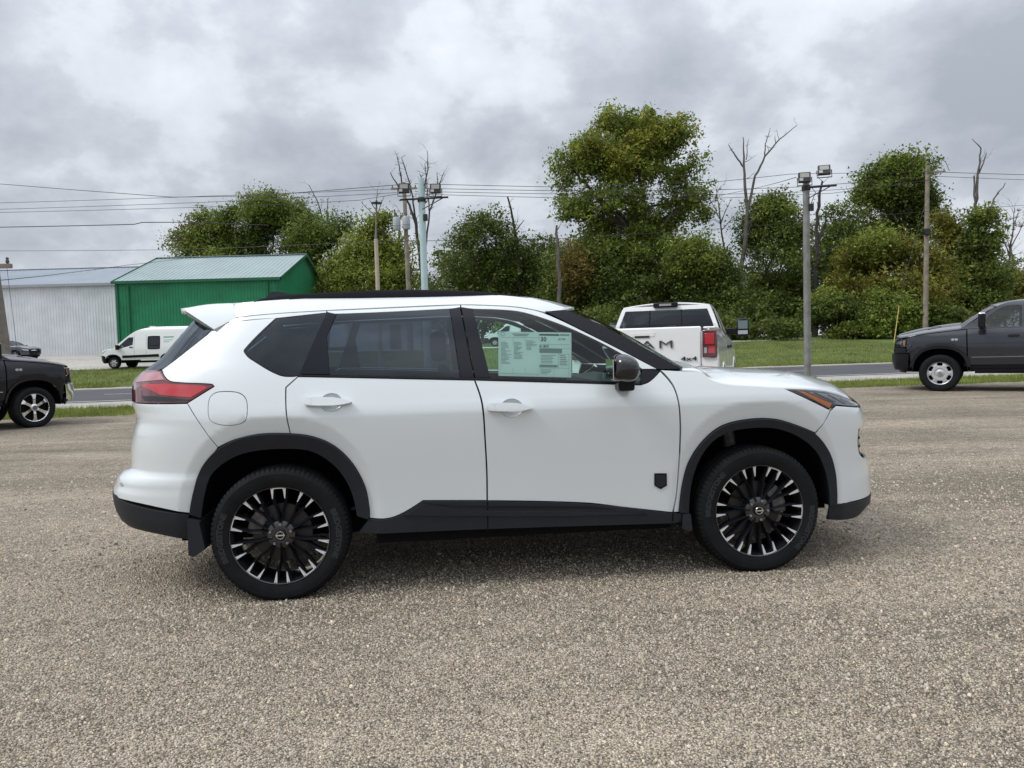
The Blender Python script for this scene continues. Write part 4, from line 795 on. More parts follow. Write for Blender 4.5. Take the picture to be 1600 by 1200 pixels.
# grass blades
def grass(name, boxes, density, h, wd, cols, label, seed):
    r = np.random.default_rng(seed); Vs = []
    for (s0, s1, t0, t1, den, hm) in boxes:
        n = int((s1-s0)*(t1-t0)*den); S = r.uniform(s0, s1, n); T = r.uniform(t0, t1, n)
        T = np.where(r.random(n) < .15, t0+r.normal(0, .10, n), T)
        X = S*CT-T*ST; Y = S*ST+T*CT; Z = gz(T); hh = h*hm*r.lognormal(0, .35, n); a = r.uniform(0, 6.28, n); ww = wd*r.uniform(.6, 1.4, n); lx, ly = r.normal(0, .35, n)*hh, r.normal(0, .35, n)*hh
        V = np.zeros((n, 3, 3), np.float32); V[:, 0] = np.stack([X-ww*np.cos(a), Y-ww*np.sin(a), Z-.01], 1); V[:, 1] = np.stack([X+ww*np.cos(a), Y+ww*np.sin(a), Z-.01], 1); V[:, 2] = np.stack([X+lx, Y+ly, Z+hh], 1); Vs.append(V.reshape(-1, 3))
    V = np.concatenate(Vs); F = np.arange(len(V)).reshape(-1, 3)
    link(name, fast_mesh(name, V, [F]), leaf_mat('grass_blades_'+name, cols, trans=.3), None, kind='stuff', label=label, category='grass')
def leaf_mat(name, cols, trans=.35, rough=.6):
    m = bpy.data.materials.new(name); m.use_nodes = True; t = NT(m); o = t.n('ShaderNodeOutputMaterial'); p = t.n('ShaderNodeBsdfPrincipled', i_Roughness=rough); p.inputs['Specular IOR Level'].default_value = .25
    tr = t.n('ShaderNodeBsdfTranslucent'); mx = t.n('ShaderNodeMixShader'); mx.inputs[0].default_value = trans
    g = t.n('ShaderNodeNewGeometry'); r = t.n('ShaderNodeValToRGB'); t.l(g.outputs['Random Per Island'], r.inputs[0]); el = r.color_ramp.elements
    el[0].color = (*cols[0], 1); el[1].color = (*cols[-1], 1)
    for k, c in enumerate(cols[1:-1]): e = el.new((k+1)/(len(cols)-1)); e.color = (*c, 1)
    tc = t.n('ShaderNodeTexCoord'); nz = t.n('ShaderNodeTexNoise', i_Scale=.6, i_Detail=4.0); t.l(tc.outputs['Object'], nz.inputs['Vector'])
    mr = t.n('ShaderNodeMapRange'); mr.inputs['From Min'].default_value = .3; mr.inputs['From Max'].default_value = .7; mr.inputs['To Min'].default_value = .55; mr.inputs['To Max'].default_value = 1.45; t.l(nz.outputs[0], mr.inputs['Value'])
    mm = t.n('ShaderNodeMixRGB', blend_type='MULTIPLY'); mm.inputs[0].default_value = 1; t.l(r.outputs[0], mm.inputs[1]); t.l(mr.outputs[0], mm.inputs[2])
    t.l(mm.outputs[0], p.inputs['Base Color']); t.l(mm.outputs[0], tr.inputs[0]); t.l(p.outputs[0], mx.inputs[1]); t.l(tr.outputs[0], mx.inputs[2]); t.l(mx.outputs[0], o.inputs[0]); return m
GR = [(0.088, 0.120, 0.023), (0.132, 0.183, 0.033), (0.176, 0.238, 0.046), (0.246, 0.262, 0.065), (0.333, 0.285, 0.104)]
grass('roadside_grass', [(-22, -6, 18.0, 21.1, 800, 1), (4, 24, 18.0, 21.1, 600, .8)], 0, .085, .006, GR, 'strip of mown grass between the gravel lot and the road', 11)
grass('verge_grass', [(-34, -12, 34.2, 46.4, 110, 1), (4, 36, 34.2, 56, 70, 1), (-30, -12, 34.1, 35, 200, 1.2), (4, 36, 34.1, 35, 200, 1.2)], 0, .09, .014, GR, 'mown grass verge on the far side of the road', 12)
# ================================================================= the two metal buildings and the shed
M_green = mat('green_steel_siding', (.006, .175, .070), rough=.45, var=.22, vscale=.8)
M_greendk = mat('green_steel_trim', (.004, .10, .042), rough=.45)
M_rooftint = mat('pale_green_steel_roof', (.245, .315, .31), rough=.38, metal=.25, var=.10, vscale=.4)
M_wsiding = mat('white_steel_siding', (.62, .64, .66), rough=.45, var=.10, vscale=.7)
M_wtrim = mat('grey_steel_trim', (.30, .31, .33), rough=.5)
M_greyroof = mat('grey_steel_roof', (.30, .335, .38), rough=.35, metal=.25, var=.08, vscale=.3)
def ribbed(name, p0, p1, up, m, parent, pitch=.30, depth=.022, nrm=None):
    """a sheet of ribbed steel from the line p0-p1 swept by the vector up"""
    p0, p1, up = Vector(p0), Vector(p1), Vector(up); d = p1-p0; Lg = d.length; d.normalize(); nv = (d.cross(up)).normalized() if nrm is None else Vector(nrm)
    k = int(Lg/pitch); pr = []
    for i in range(k):
        for f, h in ((0, 0), (.72, 0), (.78, 1), (.94, 1)): pr.append(((i+f)*Lg/k, h*depth))
    pr.append((Lg, 0)); V = [p0+d*a+nv*h for a, h in pr]+[p0+d*a+nv*h+up for a, h in pr]; n = len(pr)
    return MB().add(V, [(i, i+1, n+i+1, n+i) for i in range(n-1)]).build(name, m, parent, smooth=False)
def shed(label, name, x0, x1, y0, dep, zb, ze, zr, mw, mt, mr, cat='building', pitch=.24):
    root = thing(name, label, cat, (0, 0, 0)); ym = y0+dep/2; y1 = y0+dep
    ribbed('wall', (x0, y0, zb), (x1, y0, zb), (0, 0, ze-zb), mw, root, pitch, nrm=(0, -1, 0))
    ribbed('wall', (x1, y1, zb), (x0, y1, zb), (0, 0, ze-zb), mw, root, pitch, nrm=(0, 1, 0))
    for x, sg in ((x0, -1), (x1, 1)):
        g = ribbed('gable_wall', (x, y0, zb), (x, y1, zb), (0, 0, 1), mw, root, pitch, nrm=(sg, 0, 0))
        n = len(g.data.vertices)//2
        for i in range(n):
            y = g.data.vertices[i].co.y; g.data.vertices[n+i].co.z = ze+(zr-ze)*(1-abs(y-ym)/(dep/2))
    o = .25; sl = (zr-ze)/(dep/2)
    for (a, b) in (((x0-o, y0-o, ze-sl*o+.05), (0, dep/2+o, zr-ze+sl*o)), ((x1+o, y1+o, ze-sl*o+.05), (0, -dep/2-o, zr-ze+sl*o))):
        e = (x1+o, a[1], a[2]) if a[0] < x1 else (x0-o, a[1], a[2]); ribbed('roof', a, e, b, mr, root, pitch*1.5, depth=.03, nrm=(0, 0, 1))
    MB().box(x0-o, x1+o, ym-.2, ym+.2, zr+.06, zr+.12).build('ridge_cap', mr, root, smooth=False)
    for y in (y0-o-.06, y1+o): MB().box(x0-o, x1+o, y, y+.06, ze-.20, ze+.02).build('eave_trim', mt, root, smooth=False)
    for x in (x0-.05, x1-.15):
        MB().box(x, x+.2, y0-.10, y0-.035, zb, ze-.1).build('corner_trim', mt, root, smooth=False)
    for x in (x0-o-.02, x1+o):
        v = [(y0-o, ze-sl*o-.12), (ym, zr-.10), (y1+o, ze-sl*o-.12), (y1+o, ze-sl*o+.12), (ym, zr+.14), (y0-o, ze-sl*o+.12)]
        MB().add([(x+dx, y, z) for dx in (0, .06) for y, z in v], [(0, 1, 4, 5), (1, 2, 3, 4), (6, 11, 10, 7), (7, 10, 9, 8), (0, 6, 7, 1), (1, 7, 8, 2), (5, 4, 10, 11), (4, 3, 9, 10)]).build('rake_trim', mt, root, smooth=False)
    return root
gb = shed('green ribbed-steel building with a pale green roof beside the white one', 'green_building', -30.8, -18.1, 58., 15., 1.1, 7.2, 9.85, M_green, M_greendk, M_rooftint)
MB().tube([(-29.8, 57.88, 1.2), (-29.8, 57.88, 6.8)], .07, n=8).build('downspout', M_greendk, gb)
MB().tube([(-18.9, 57.88, 1.2), (-18.9, 57.88, 6.8)], .07, n=8).build('downspout', M_greendk, gb)
wb = shed('long white ribbed-steel building with a grey roof, left of the green one', 'white_building', -64., -29.5, 63., 22., 1.25, 7.6, 10.15, M_wsiding, M_wtrim, M_greyroof)
MB().box(-64, -29.4, 62.93, 62.965, 1.25, 1.45).build('base_trim', mat('rusty_base', (.16, .12, .09), rough=.8), wb, smooth=False)
ps = thing('pale_shed', 'small pale shed with a grey door, seen through the SUV rear side window', 'shed', (-10.3, 57.5, 1.2))
MB().box(-2.6, 3.6, 0, 5, -.2, 2.7).build('wall', M_wsiding, ps, smooth=False)
MB().box(.9, 1.75, -.05, -.003, 0, 2.05).build('door', mat('grey_door', (.12, .13, .14), rough=.5), ps, smooth=False)
for x in (-2.3, 2.2, 3.3): MB().box(x, x+.14, -.09, -.003, 0, 2.6).build('wall_post', M_wtrim, ps, smooth=False)
MB().add([(x, y, z) for x in (-2.9, 3.9) for y, z in ((-.4, 2.6), (2.5, 3.6), (5.4, 2.6), (5.4, 2.72), (2.5, 3.72), (-.4, 2.72))], [(0, 1, 4, 5), (1, 2, 3, 4), (6, 11, 10, 7), (7, 10, 9, 8), (0, 6, 7, 1), (1, 7, 8, 2), (5, 4, 10, 11), (4, 3, 9, 10), (0, 5, 11, 6), (2, 8, 9, 3)]).build('roof', M_greyroof, ps, smooth=False)
# ================================================================= poles, lights and wires
M_gal = mat('galvanised_pole', (.22, .225, .215), rough=.6, metal=.3, var=.15, vscale=3, dirt=(.15, .145, .13))
M_teal = mat('pale_teal_painted_pole', (.40, .52, .53), rough=.5, var=.08, vscale=2)
M_wood = mat('weathered_pole_wood', (.235, .195, .155), rough=.9, var=.3, vscale=2.5, bump=.6, bscale=20)
M_tan = mat('tan_concrete_post', (.42, .36, .28), rough=.8, var=.1, vscale=3)
M_conc = mat('old_pole_grey', (.17, .15, .125), rough=.9, var=.25, vscale=4)
M_blk = mat('black_fixture', (.012, .012, .013), rough=.4)
M_lens = mat('floodlight_lens', (.30, .30, .27), rough=.3, coat=.4)
M_insul = mat('insulator', (.06, .055, .05), rough=.3)
M_grey = mat('transformer_grey', (.34, .37, .40), rough=.45)
M_wire = mat('black_cable', (.02, .02, .022), rough=.6)
def flood(root, c, yaw, tilt, w=.38, h=.34):
    M = Matrix.Translation(c) @ Matrix.Rotation(yaw, 4, 'Z') @ Matrix.Rotation(tilt, 4, 'X')
    f = MB(); f.box(-w/2, w/2, -.05, .05, -h/2, h/2, M); f.box(-w/2+.05, w/2-.05, .05, .10, -h/2+.05, h/2-.05, M)
    f2 = f.build('floodlight', M_blk, root, bevel=.015)
    MB().box(-w/2+.05, w/2-.05, -.062, -.051, -h/2+.15, h/2-.04, M).build('lens', M_lens, f2, smooth=False)
    MB().box(-w/2+.03, -w/2+.14, -.066, -.052, -h/2+.04, -h/2+.13, M).build('sensor', mat('pale_sensor', (.4, .4, .38)), f2, smooth=False)
    br = MB(); br.tube([M @ Vector((-w/2-.03, 0, 0)), M @ Vector((-w/2-.03, 0, -h/2-.10)), M @ Vector((w/2+.03, 0, -h/2-.10)), M @ Vector((w/2+.03, 0, 0))], .018, n=6); br.build('bracket', M_blk, f2)
def light_pole(name, label, x, y, top, r0, r1, m, heads, cross, lean=0):
    root = thing(name, label, 'light pole', (x, y, gh(x, y)))
    z0 = 0; P = MB(); P.tube([(0, 0, -.1), (lean*.5, 0, top*.5), (lean, 0, top)], [r0, (r0+r1)/2, r1], n=16).build('pole', m, root)
    MB().box(-.22, .22, -.22, .22, -.05, .12).build('base', M_conc, root, bevel=.02)
    MB().tube([(lean-.75 if cross < 0 else lean-.1, -.10, top-abs(cross)), (lean+.95, -.10, top-abs(cross)+.05)], .035, n=8).build('crossarm', M_blk, root)
    MB().tube([(lean+.75, -.10, top-abs(cross)+.02), (lean+.02, -.10, top-abs(cross)-.35)], .018, n=6).build('brace', M_blk, root)
    MB().lathe([(r1+.02, top-abs(cross)-.08), (r1+.035, top-abs(cross)-.06), (r1+.035, top-abs(cross)+.06), (r1+.02, top-abs(cross)+.08)], n=16, ax='Z', c=(lean, 0, 0)).build('collar', M_blk, root)
    MB().box(lean+.05, lean+.20, -.14, -.02, top-abs(cross)-.75, top-abs(cross)-.52).build('control_box', M_blk, root, bevel=.01)
    for (dx, dz, yaw, tl) in heads: flood(root, Vector((lean+dx, -.22, top+dz)), yaw, tl)
    MB().tube([(lean+.1, -.05, top-.2), (lean+.25, -.15, top-.45), (lean+.12, -.1, top-.8)], .012, n=6).build('cable', M_wire, root)
    return root
light_pole('light_pole', 'grey steel light pole with two black floodlights at the right roadside', 9.82, 24.4, 6.55, .115, .105, M_gal, [(-.14, .02, R_(-12), R_(-14)), (.50, .24, R_(-16), R_(-22))], .28, lean=-.02)
light_pole('light_pole', 'pale teal steel light pole with two black floodlights behind the SUV', -3.0, 26.3, 7.35, .125, .115, M_teal, [(-.58, -.38, R_(0), R_(-4)), (.52, -.42, R_(0), R_(-6))], -.75, lean=-.02)
# lamp post
lp = thing('lamp_post', 'slim tan lamp post with a small round lamp, left of the transformers', 'lamp post', (-7.1, 40., gh(-7.1, 40.)))
hb = 1.36+(546-375)/1150*40-gh(-7.1, 40.); ht = 1.36+(546-320)/1150*40-gh(-7.1, 40.)
MB().tube([(0, 0, -.1), (-.02, 0, hb)], [.13, .105], n=12).build('post', M_tan, lp)
MB().tube([(-.02, 0, hb), (.0, 0, hb+.6), (.08, 0, ht)], [.075, .05, .04], n=8).build('upper_post', M_conc, lp)
MB().lathe([(0, .16), (.05, .14), (.06, .08), (.30, .02), (.30, -.02), (.10, -.05), (0, -.06)][::-1], n=20, ax='Z', c=(.08, 0, ht)).build('lamp', M_blk, lp)
# utility poles
def utility(label, x, y, topz, r0, r1, m, lean=(0, 0), arms=(), name='utility_pole'):
    g0 = gh(x, y); root = thing(name, label, 'utility pole', (x, y, g0)); h = topz-g0
    MB().tube([(0, 0, -.2), (lean[0]*.5, lean[1]*.5, h*.5), (lean[0], lean[1], h)], [r0, (r0+r1)/2, r1], n=14).build('pole', m, root)
    for (dz, a, b) in arms:
        f = (h+dz)/h; cx = lean[0]*f
        MB().box(cx+a, cx+b, -.20, -.08, h+dz-.06, h+dz+.06).build('crossarm', M_wood, root, smooth=False)
        for xx in (a+.1, b-.1): MB().lathe([(0, 0), (.04, .02), (.05, .08), (.03, .12), (.045, .16), (0, .2)][::-1], n=10, ax='Z', c=(cx+xx, -.14, h+dz+.06)).build('insulator', M_insul, root)
    return root, h
u1, h1 = utility('wooden utility pole carrying two grey transformers behind the teal pole', -7.05, 52., 12.95, .18, .13, M_wood, (-.12, 0), arms=((-.45, -.9, .9),))
for dx, dz in ((-.62, -3.35), (.05, -3.30)):
    t_ = MB().lathe([(0, 0), (.24, .01), (.26, .06), (.26, .84), (.23, .9), (0, .93)][::-1], n=18, ax='Z', c=(dx-.05, -.32, h1+dz)).build('transformer', M_grey, u1)
    MB().lathe([(0, .93), (.05, .93), (.06, 1.0), (.04, 1.08), (.05, 1.16), (0, 1.2)][::-1], n=8, ax='Z', c=(dx-.05, -.32, h1+dz)).build('bushing', M_insul, t_)
    MB().lathe([(.262, .28), (.272, .30), (.272, .36), (.262, .38)], n=18, ax='Z', c=(dx-.05, -.32, h1+dz)).build('band', M_wtrim, t_)
MB().tube([(.1, -.1, h1-6.7), (.55, -.1, h1-6.55)], .04, n=8).build('bracket_arm', M_blk, u1)
u2, h2 = utility('tall bare wooden utility pole in front of the trees at the right', 32.6, 58., 14.55, .20, .15, M_wood, (.16, 0), arms=((-.55, -.15, 1.3),))
MB().box(-.22, .24, -.35, -.12, h2-5.4, h2-4.9).build('pole_box', M_blk, u2, bevel=.03)
MB().tube([(.3, -.1, h2-.5), (.9, -.1, h2+.6), (1.5, -.1, h2+.2), (1.8, -.1, h2-.5)], .02, n=6).build('jumper_wire', M_wire, u2)
u3, h3 = utility('leaning grey utility pole with a short crossarm at the left edge', -14.32, 21., 4.1, .185, .15, M_conc, (-.30, 0), arms=((-.12, -.7, .62),))
MB().tube([(.20, -.14, h3-.1), (.42, -.14, h3-3.6)], .006, n=5).build('guy_wire', M_wire, u3)
# guy marker stake
gm = thing('guy_wire_marker', 'thin yellow guy-wire guard leaning by the driveway', 'guy guard', (29.0, 55.8, gh(29, 55.8)))
MB().tube([(0, 0, -.1), (.45, .3, 2.0), (.60, .4, 2.75)], [.035, .035, .03], n=8).build('guard', mat('faded_yellow', (.46, .37, .12), rough=.6, var=.2), gm)
MB().tube([(.60, .4, 2.75), (1.05, .55, 4.6), (3.5, 1.9, h2-2.5)], .012, n=5).build('guy_wire', M_wire, gm)
# wires: listed as world points; each hangs as its own cable
def at(px, py, d):
    p = R_(2.948); r = R_(-1.5); fw = Vector((0, math.cos(p), -math.sin(p))); rt = Vector((1, 0, 0)); up = rt.cross(fw)
    RT = rt*math.cos(r)+up*math.sin(r); UP = -rt*math.sin(r)+up*math.cos(r); v = fw+RT*((px-800)/1150)-UP*((py-600)/1150)
    return Vector((0, 0, 1.36))+v*(d/v.y)
def wire(label, pts, rad=.018):
    P = []
    for a, b in zip(pts[:-1], pts[1:]):
        a, b = Vector(a), Vector(b); L_ = (b-a).length
        for k in range(10): t = k/10; q = a.lerp(b, t); q.z -= 4*t*(1-t)*L_*.0012; P.append(q)
    P.append(Vector(pts[-1])); o = MB().tube(P, rad, n=5).build('power_line', M_wire); o['label'] = label; o['category'] = 'power line'; o['group'] = 'overhead power lines'
D = 52
wire('topmost power line running from the left edge to the transformer pole', [at(-300, 262, 60), at(20, 289, 56), at(270, 308, 54), at(400, 306, 53), at(642, 287, D)], .022)
wire('second power line from the top on the left, reaching the transformer pole', [at(-300, 322, 66), at(0, 317, 60), at(320, 306.5, 56), at(600, 296, 53), at(644, 294, D)])
wire('third power line from the top on the left, reaching the transformer pole', [at(-300, 334, 66), at(0, 327, 60), at(320, 316, 56), at(620, 301, D)])
wire('fourth power line from the top on the left, reaching the transformer pole', [at(-300, 338, 66), at(0, 332, 60), at(400, 321, 55), at(560, 313, 53), at(640, 300, D)])
wire('thick sagging cable on the left that ends at the tree tops', [at(-300, 360, 60), at(0, 355, 58), at(210, 350.5, 58), at(222, 347.5, 58), at(300, 347, 62), at(420, 352, 75)], .035)
wire('lowest long wire crossing above both steel roofs and the SUV', [at(-300, 391, 62), at(0, 392, 58), at(280, 390, 54), at(596, 377, 40.2), at(870, 373, 50), at(1090, 360, 56), at(1440, 331, 57.6), at(1900, 300, 60)], .016)
wire('service wire sloping up over the white building roof', [at(-2, 438, 21), at(100, 427, 32), at(200, 414, 42), at(285, 404, 57)], .012)
wire('topmost power line between the transformer pole and the right utility pole', [at(648, 287, D), at(860, 292, 53), at(1120, 284, 56), at(1235, 272, 57), at(1440, 268, 57.6)], .02)
wire('second power line between the transformer pole and the right utility pole', [at(648, 294, D), at(870, 298, 53), at(1110, 297, 55), at(1250, 292, 56), at(1440, 277, 57.6)], .02)
wire('third power line between the transformer pole and the right utility pole', [at(648, 299, D), at(870, 303, 53), at(1110, 304, 55), at(1250, 300, 56), at(1440, 287, 57.6)])
wire('fourth power line between the transformer pole and the right utility pole', [at(648, 303, D), at(870, 309, 53), at(1110, 310, 55), at(1300, 302, 56), at(1460, 280, 57.6)])
wire('topmost power line leaving the right utility pole', [at(1443, 268, 57.6), at(1600, 273, 60), at(1900, 275, 64)], .022)
wire('second power line leaving the right utility pole', [at(1455, 275, 57.6), at(1600, 281, 60), at(1900, 284, 64)])
wire('cable rising from the dead tree to the grey light pole', [at(1110, 308, 52), at(1180, 294, 40), at(1244, 277, 24.6)], .012)
# ================================================================= trees and shrubs along the far side
M_bark = mat('grey_brown_bark', (.105, .085, .068), rough=.95, var=.35, vscale=3, bump=.8, bscale=12)
M_dead = mat('bleached_dead_wood', (.105, .092, .082), rough=.95, var=.35, vscale=2, bump=.6, bscale=10)
M_darkbark = mat('dark_dead_wood', (.040, .035, .033), rough=.95, var=.3, vscale=2)
LM = {
 'dark': leaf_mat('dark_leaves', [(0.056, 0.079, 0.017), (0.086, 0.122, 0.023), (0.116, 0.160, 0.030), (0.162, 0.200, 0.045)]),
 'mid': leaf_mat('mid_green_leaves', [(0.087, 0.116, 0.020), (0.133, 0.181, 0.031), (0.179, 0.233, 0.040), (0.240, 0.276, 0.057)]),
 'light': leaf_mat('light_green_leaves', [(0.115, 0.144, 0.022), (0.164, 0.202, 0.030), (0.206, 0.245, 0.040), (0.263, 0.282, 0.056)]),
 'olive': leaf_mat('olive_leaves', [(0.095, 0.102, 0.017), (0.137, 0.142, 0.022), (0.184, 0.177, 0.030), (0.228, 0.204, 0.041)]),
 'yellow': leaf_mat('yellowing_leaves', [(0.120, 0.156, 0.024), (0.174, 0.213, 0.031), (0.222, 0.250, 0.037), (0.270, 0.269, 0.042), (0.300, 0.256, 0.044)]),
 'rust': leaf_mat('rusty_leaves', [(0.106, 0.090, 0.023), (0.168, 0.125, 0.033), (0.211, 0.145, 0.038), (0.140, 0.138, 0.034)]),
}
def leaves(blobs, n, size, r, clump=.55, cl_n=38, up=.35, gaps=.46):
    """leaf-sized faces gathered in sprays through the volume of the crown, with open gaps between boughs"""
    n = int(n*1.9); vol = np.array([b[3]*b[4]*b[5] for b in blobs])**(.8); vol = vol/vol.sum(); nc = max(10, n//cl_n); C = []
    K = r.normal(0, 1, (7, 3)); K /= np.linalg.norm(K, axis=1)[:, None]; K *= r.uniform(.8, 2.6, 7)[:, None]; ph = r.uniform(0, 6.28, 7)
    for b, f in zip(blobs, vol):
        k = max(4, int(nc*f/(1-gaps))); v = r.normal(0, 1, (k, 3)); v /= np.linalg.norm(v, axis=1)[:, None]
        rad = r.uniform(.05, 1, k)**(1/2.4)*(1+.19*r.normal(0, 1, k)); p = np.array(b[:3])+v*rad[:, None]*np.array(b[3:6])
        g = np.sin(p@K.T+ph).sum(1)+r.normal(0, .5, k); C.append(p[g > np.quantile(g, gaps)])
    C = np.concatenate(C); k = len(C); m = max(1, n//k)
    sz = clump*r.uniform(.45, 1.35, k)
    P = np.repeat(C, m, 0)+r.normal(0, 1, (k*m, 3))*np.repeat(sz, m)[:, None]*np.array([1, 1, .70]); N_ = len(P)
    nn = r.normal(0, 1, (N_, 3)); nn[:, 2] += up*2; nn /= np.linalg.norm(nn, axis=1)[:, None]
    a = np.cross(nn, r.normal(0, 1, (N_, 3))); a /= np.linalg.norm(a, axis=1)[:, None]+1e-9; b = np.cross(nn, a)
    s = size*r.lognormal(0, .32, N_)[:, None]; w_ = s*.6
    V = np.stack([P-a*s*.6-b*w_, P-a*s*.6+b*w_, P+a*s], 1).reshape(-1, 3)
    return V, np.arange(len(V)).reshape(-1, 3)
def limb(b, p0, p1, r0, r1, r, n=6, seg=5, wob=.08):
    p0, p1 = Vector(p0), Vector(p1); L_ = (p1-p0).length; P = [p0.lerp(p1, k/seg)+Vector(r.normal(0, 1, 3))*L_*wob*math.sin(math.pi*k/seg)*.6 for k in range(seg+1)]
    b.tube(P, [r0+(r1-r0)*k/seg for k in range(seg+1)], n=n); return P
def tree(label, d, blobs, n, kinds='mid', size=.135, trunk=.28, seed=1, basex=None, name='tree', group='trees along the far side of the road', clump=.55, second=None, stems=1, cl_n=38, low=None):
    r = np.random.default_rng(seed); sc = d/1150; W = []
    for (px, py, rx, ry) in blobs:
        c = at(px, py, d); dd = r.uniform(-.45, .45)*rx*sc; W.append((c.x, c.y+dd, c.z, rx*sc, max(rx, ry)*sc*.8, ry*sc))
    bx = at(basex if basex else np.mean([b[0] for b in blobs]), 500, d); g0 = gh(bx.x, bx.y)
    root = thing(name, label, 'tree' if 'shrub' not in name else 'shrub', (bx.x, bx.y, g0), group=group); o = Vector((bx.x, bx.y, g0))
    b = MB(); top = max(w_[2]+w_[5]*.4 for w_ in W)
    tops = []
    zlow = min(w_[2]-w_[5] for w_ in W); fork = max(1.0, (zlow-g0)+.25*(top-zlow))
    if 'shrub' in name: fork = .4
    P = limb(b, (0, 0, -.3), (r.normal(0, .3), r.normal(0, .3), fork), trunk, trunk*.7, r, n=9, wob=.05)
    for w_ in W:
        e = Vector(w_[:3])-o; q = P[-1].lerp(e, .0); Pl = limb(b, P[-1], e, trunk*.5, .05, r, n=6, wob=.10)
        for k in range(7 if trunk > .2 else 3):
            s0 = Pl[r.integers(2, len(Pl))]; v = r.normal(0, 1, 3); v[2] = abs(v[2])*.7; v /= np.linalg.norm(v); limb(b, s0, s0+Vector(v*np.array(w_[3:6])*.85), .05, .012, r, n=4, seg=3)
    b.build('trunk', M_bark, root)
    V, F = leaves([(w_[0]-o.x, w_[1]-o.y, w_[2]-o.z)+w_[3:] for w_ in W], n, size, r, clump, cl_n)
    link('crown', fast_mesh('crown', V, [F]), LM[kinds], root)
    if second:
        k2, bl2, n2 = second; W2 = []
        for (px, py, rx, ry) in bl2: c = at(px, py, d); W2.append((c.x-o.x, c.y-o.y-.4*rx*sc, c.z-o.z, rx*sc, rx*sc, ry*sc))
        V, F = leaves(W2, n2, size, r, clump, cl_n); link('crown', fast_mesh('crown', V, [F]), LM[k2], root)
    return root
def snag(label, d, stems, m=None, seed=1, twigs=10, name='dead_tree'):
    """a leafless tree: stems are lists of (px,py,radius px)"""
    r = np.random.default_rng(seed); sc = d/1150; b0 = at(stems[0][0][0], stems[0][0][1], d); g0 = gh(b0.x, b0.y); o = Vector((b0.x, b0.y, g0))
    root = thing(name, label, 'dead tree', o, group='bare trees along the far side of the road')
    for i, st in enumerate(stems):
        b = MB(); P = []; dy = 0
        for k, (px, py, rp) in enumerate(st): P.append(at(px, py, d)+Vector((0, r.normal(0, .35)*k*.4 if i else 0, 0))-o)
        if i == 0: P = [Vector((P[0].x, P[0].y, -.3))]+P
        rad = ([st[0][2]*sc*.95] if i == 0 else [])+[q[2]*sc*.78 for q in st]
        PP, RR = [], []
        for k in range(len(P)-1):
            for q in range(4): t = q/4; PP.append(P[k].lerp(P[k+1], t)+Vector(r.normal(0, 1, 3))*(P[k+1]-P[k]).length*.014); RR.append(rad[k]+(rad[k+1]-rad[k])*t)
        PP.append(P[-1]); RR.append(rad[-1]); b.tube(PP, RR, n=7)
        L_ = (P[-1]-P[0]).length
        for k in range(int(twigs*2.2) if i else twigs):
            j = r.integers(len(PP)//3, len(PP)); v = r.normal(0, 1, 3); v[2] = abs(v[2])+.5; v /= np.linalg.norm(v); ln = min(1.6, .12*L_)*r.uniform(.4, 1.2)
            q = limb(b, PP[j], PP[j]+Vector(v*ln), min(RR[j]*.5, .035), .008, r, n=4, seg=3)
            v2 = v+r.normal(0, .5, 3); limb(b, q[2], q[2]+Vector(v2*ln*.5), .014, .006, r, n=3, seg=2)
        b.build('trunk' if i == 0 else 'branch', m or M_dead, root)
    return root
# --- left group behind the green building
tree('olive-tinged tree at the left end of the tree line above the green roof', 84, [(330, 372, 42, 34), (318, 340, 18, 16), (295, 382, 26, 22), (360, 350, 34, 34), (340, 420, 60, 36)], 15000, 'mid', seed=1, second=('rust', [(305, 365, 20, 24)], 1400))
tree('tall mid-green tree directly behind the green roof ridge', 86, [(430, 335, 40, 30), (400, 360, 40, 36), (460, 350, 36, 36), (395, 325, 24, 18), (430, 410, 60, 48)], 16000, 'dark', seed=2, second=('mid', [(420, 330, 46, 24), (455, 345, 30, 30)], 5200))
tree('rounded dark tree between the green building and the light green tree', 80, [(505, 365, 34, 32), (485, 395, 40, 36), (530, 350, 24, 18), (500, 440, 56, 36)], 12000, 'dark', seed=3, second=('mid', [(490, 370, 34, 26)], 2500))
tree('full light green tree left of the transformer pole', 70, [(585, 372, 36, 36), (560, 410, 44, 42), (615, 405, 34, 44), (570, 450, 62, 40), (600, 345, 24, 14), (610, 460, 40, 40)], 20000, 'light', seed=4)
snag('thin leaning bare stem above the trees behind the green building', 88, [[(508, 350, 1.6), (495, 312, 1.1), (483, 289, .5)], [(511, 340, 1.2), (512, 312, .7)]], seed=5, twigs=5)
snag('thin bare twigs rising from the light green tree beside the lamp post', 88, [[(590, 345, 1.5), (588, 318, .9), (590, 296, .4)], [(588, 330, 1), (577, 312, .5)], [(589, 335, 1), (600, 308, .5)], [(589, 340, 1), (566, 318, .5)]], seed=6, twigs=6)
snag('tall dark bare tree with upswept limbs behind the transformer pole', 76, [[(662, 440, 4), (655, 390, 3.4), (650, 350, 2.8), (640, 320, 2.2), (628, 300, 1.8), (610, 270, .8)],
   [(630, 303, 2), (626, 275, 1.3), (619, 240, .6)], [(652, 355, 2.4), (645, 315, 1.6), (640, 285, 1.2), (629, 249, .6)], [(657, 395, 2.8), (660, 340, 2.2), (661, 300, 1.6), (667, 262, 1.0), (668, 236, .4)],
   [(661, 320, 1.8), (664, 290, 1.2), (656, 272, .6)], [(664, 395, 2), (672, 330, 1.6), (684, 292, 1.2), (692, 266, .5)], [(672, 335, 1.5), (668, 300, 1.0), (664, 256, .5)], [(684, 290, 1), (683, 272, .5)]], m=M_darkbark, seed=7, twigs=7)
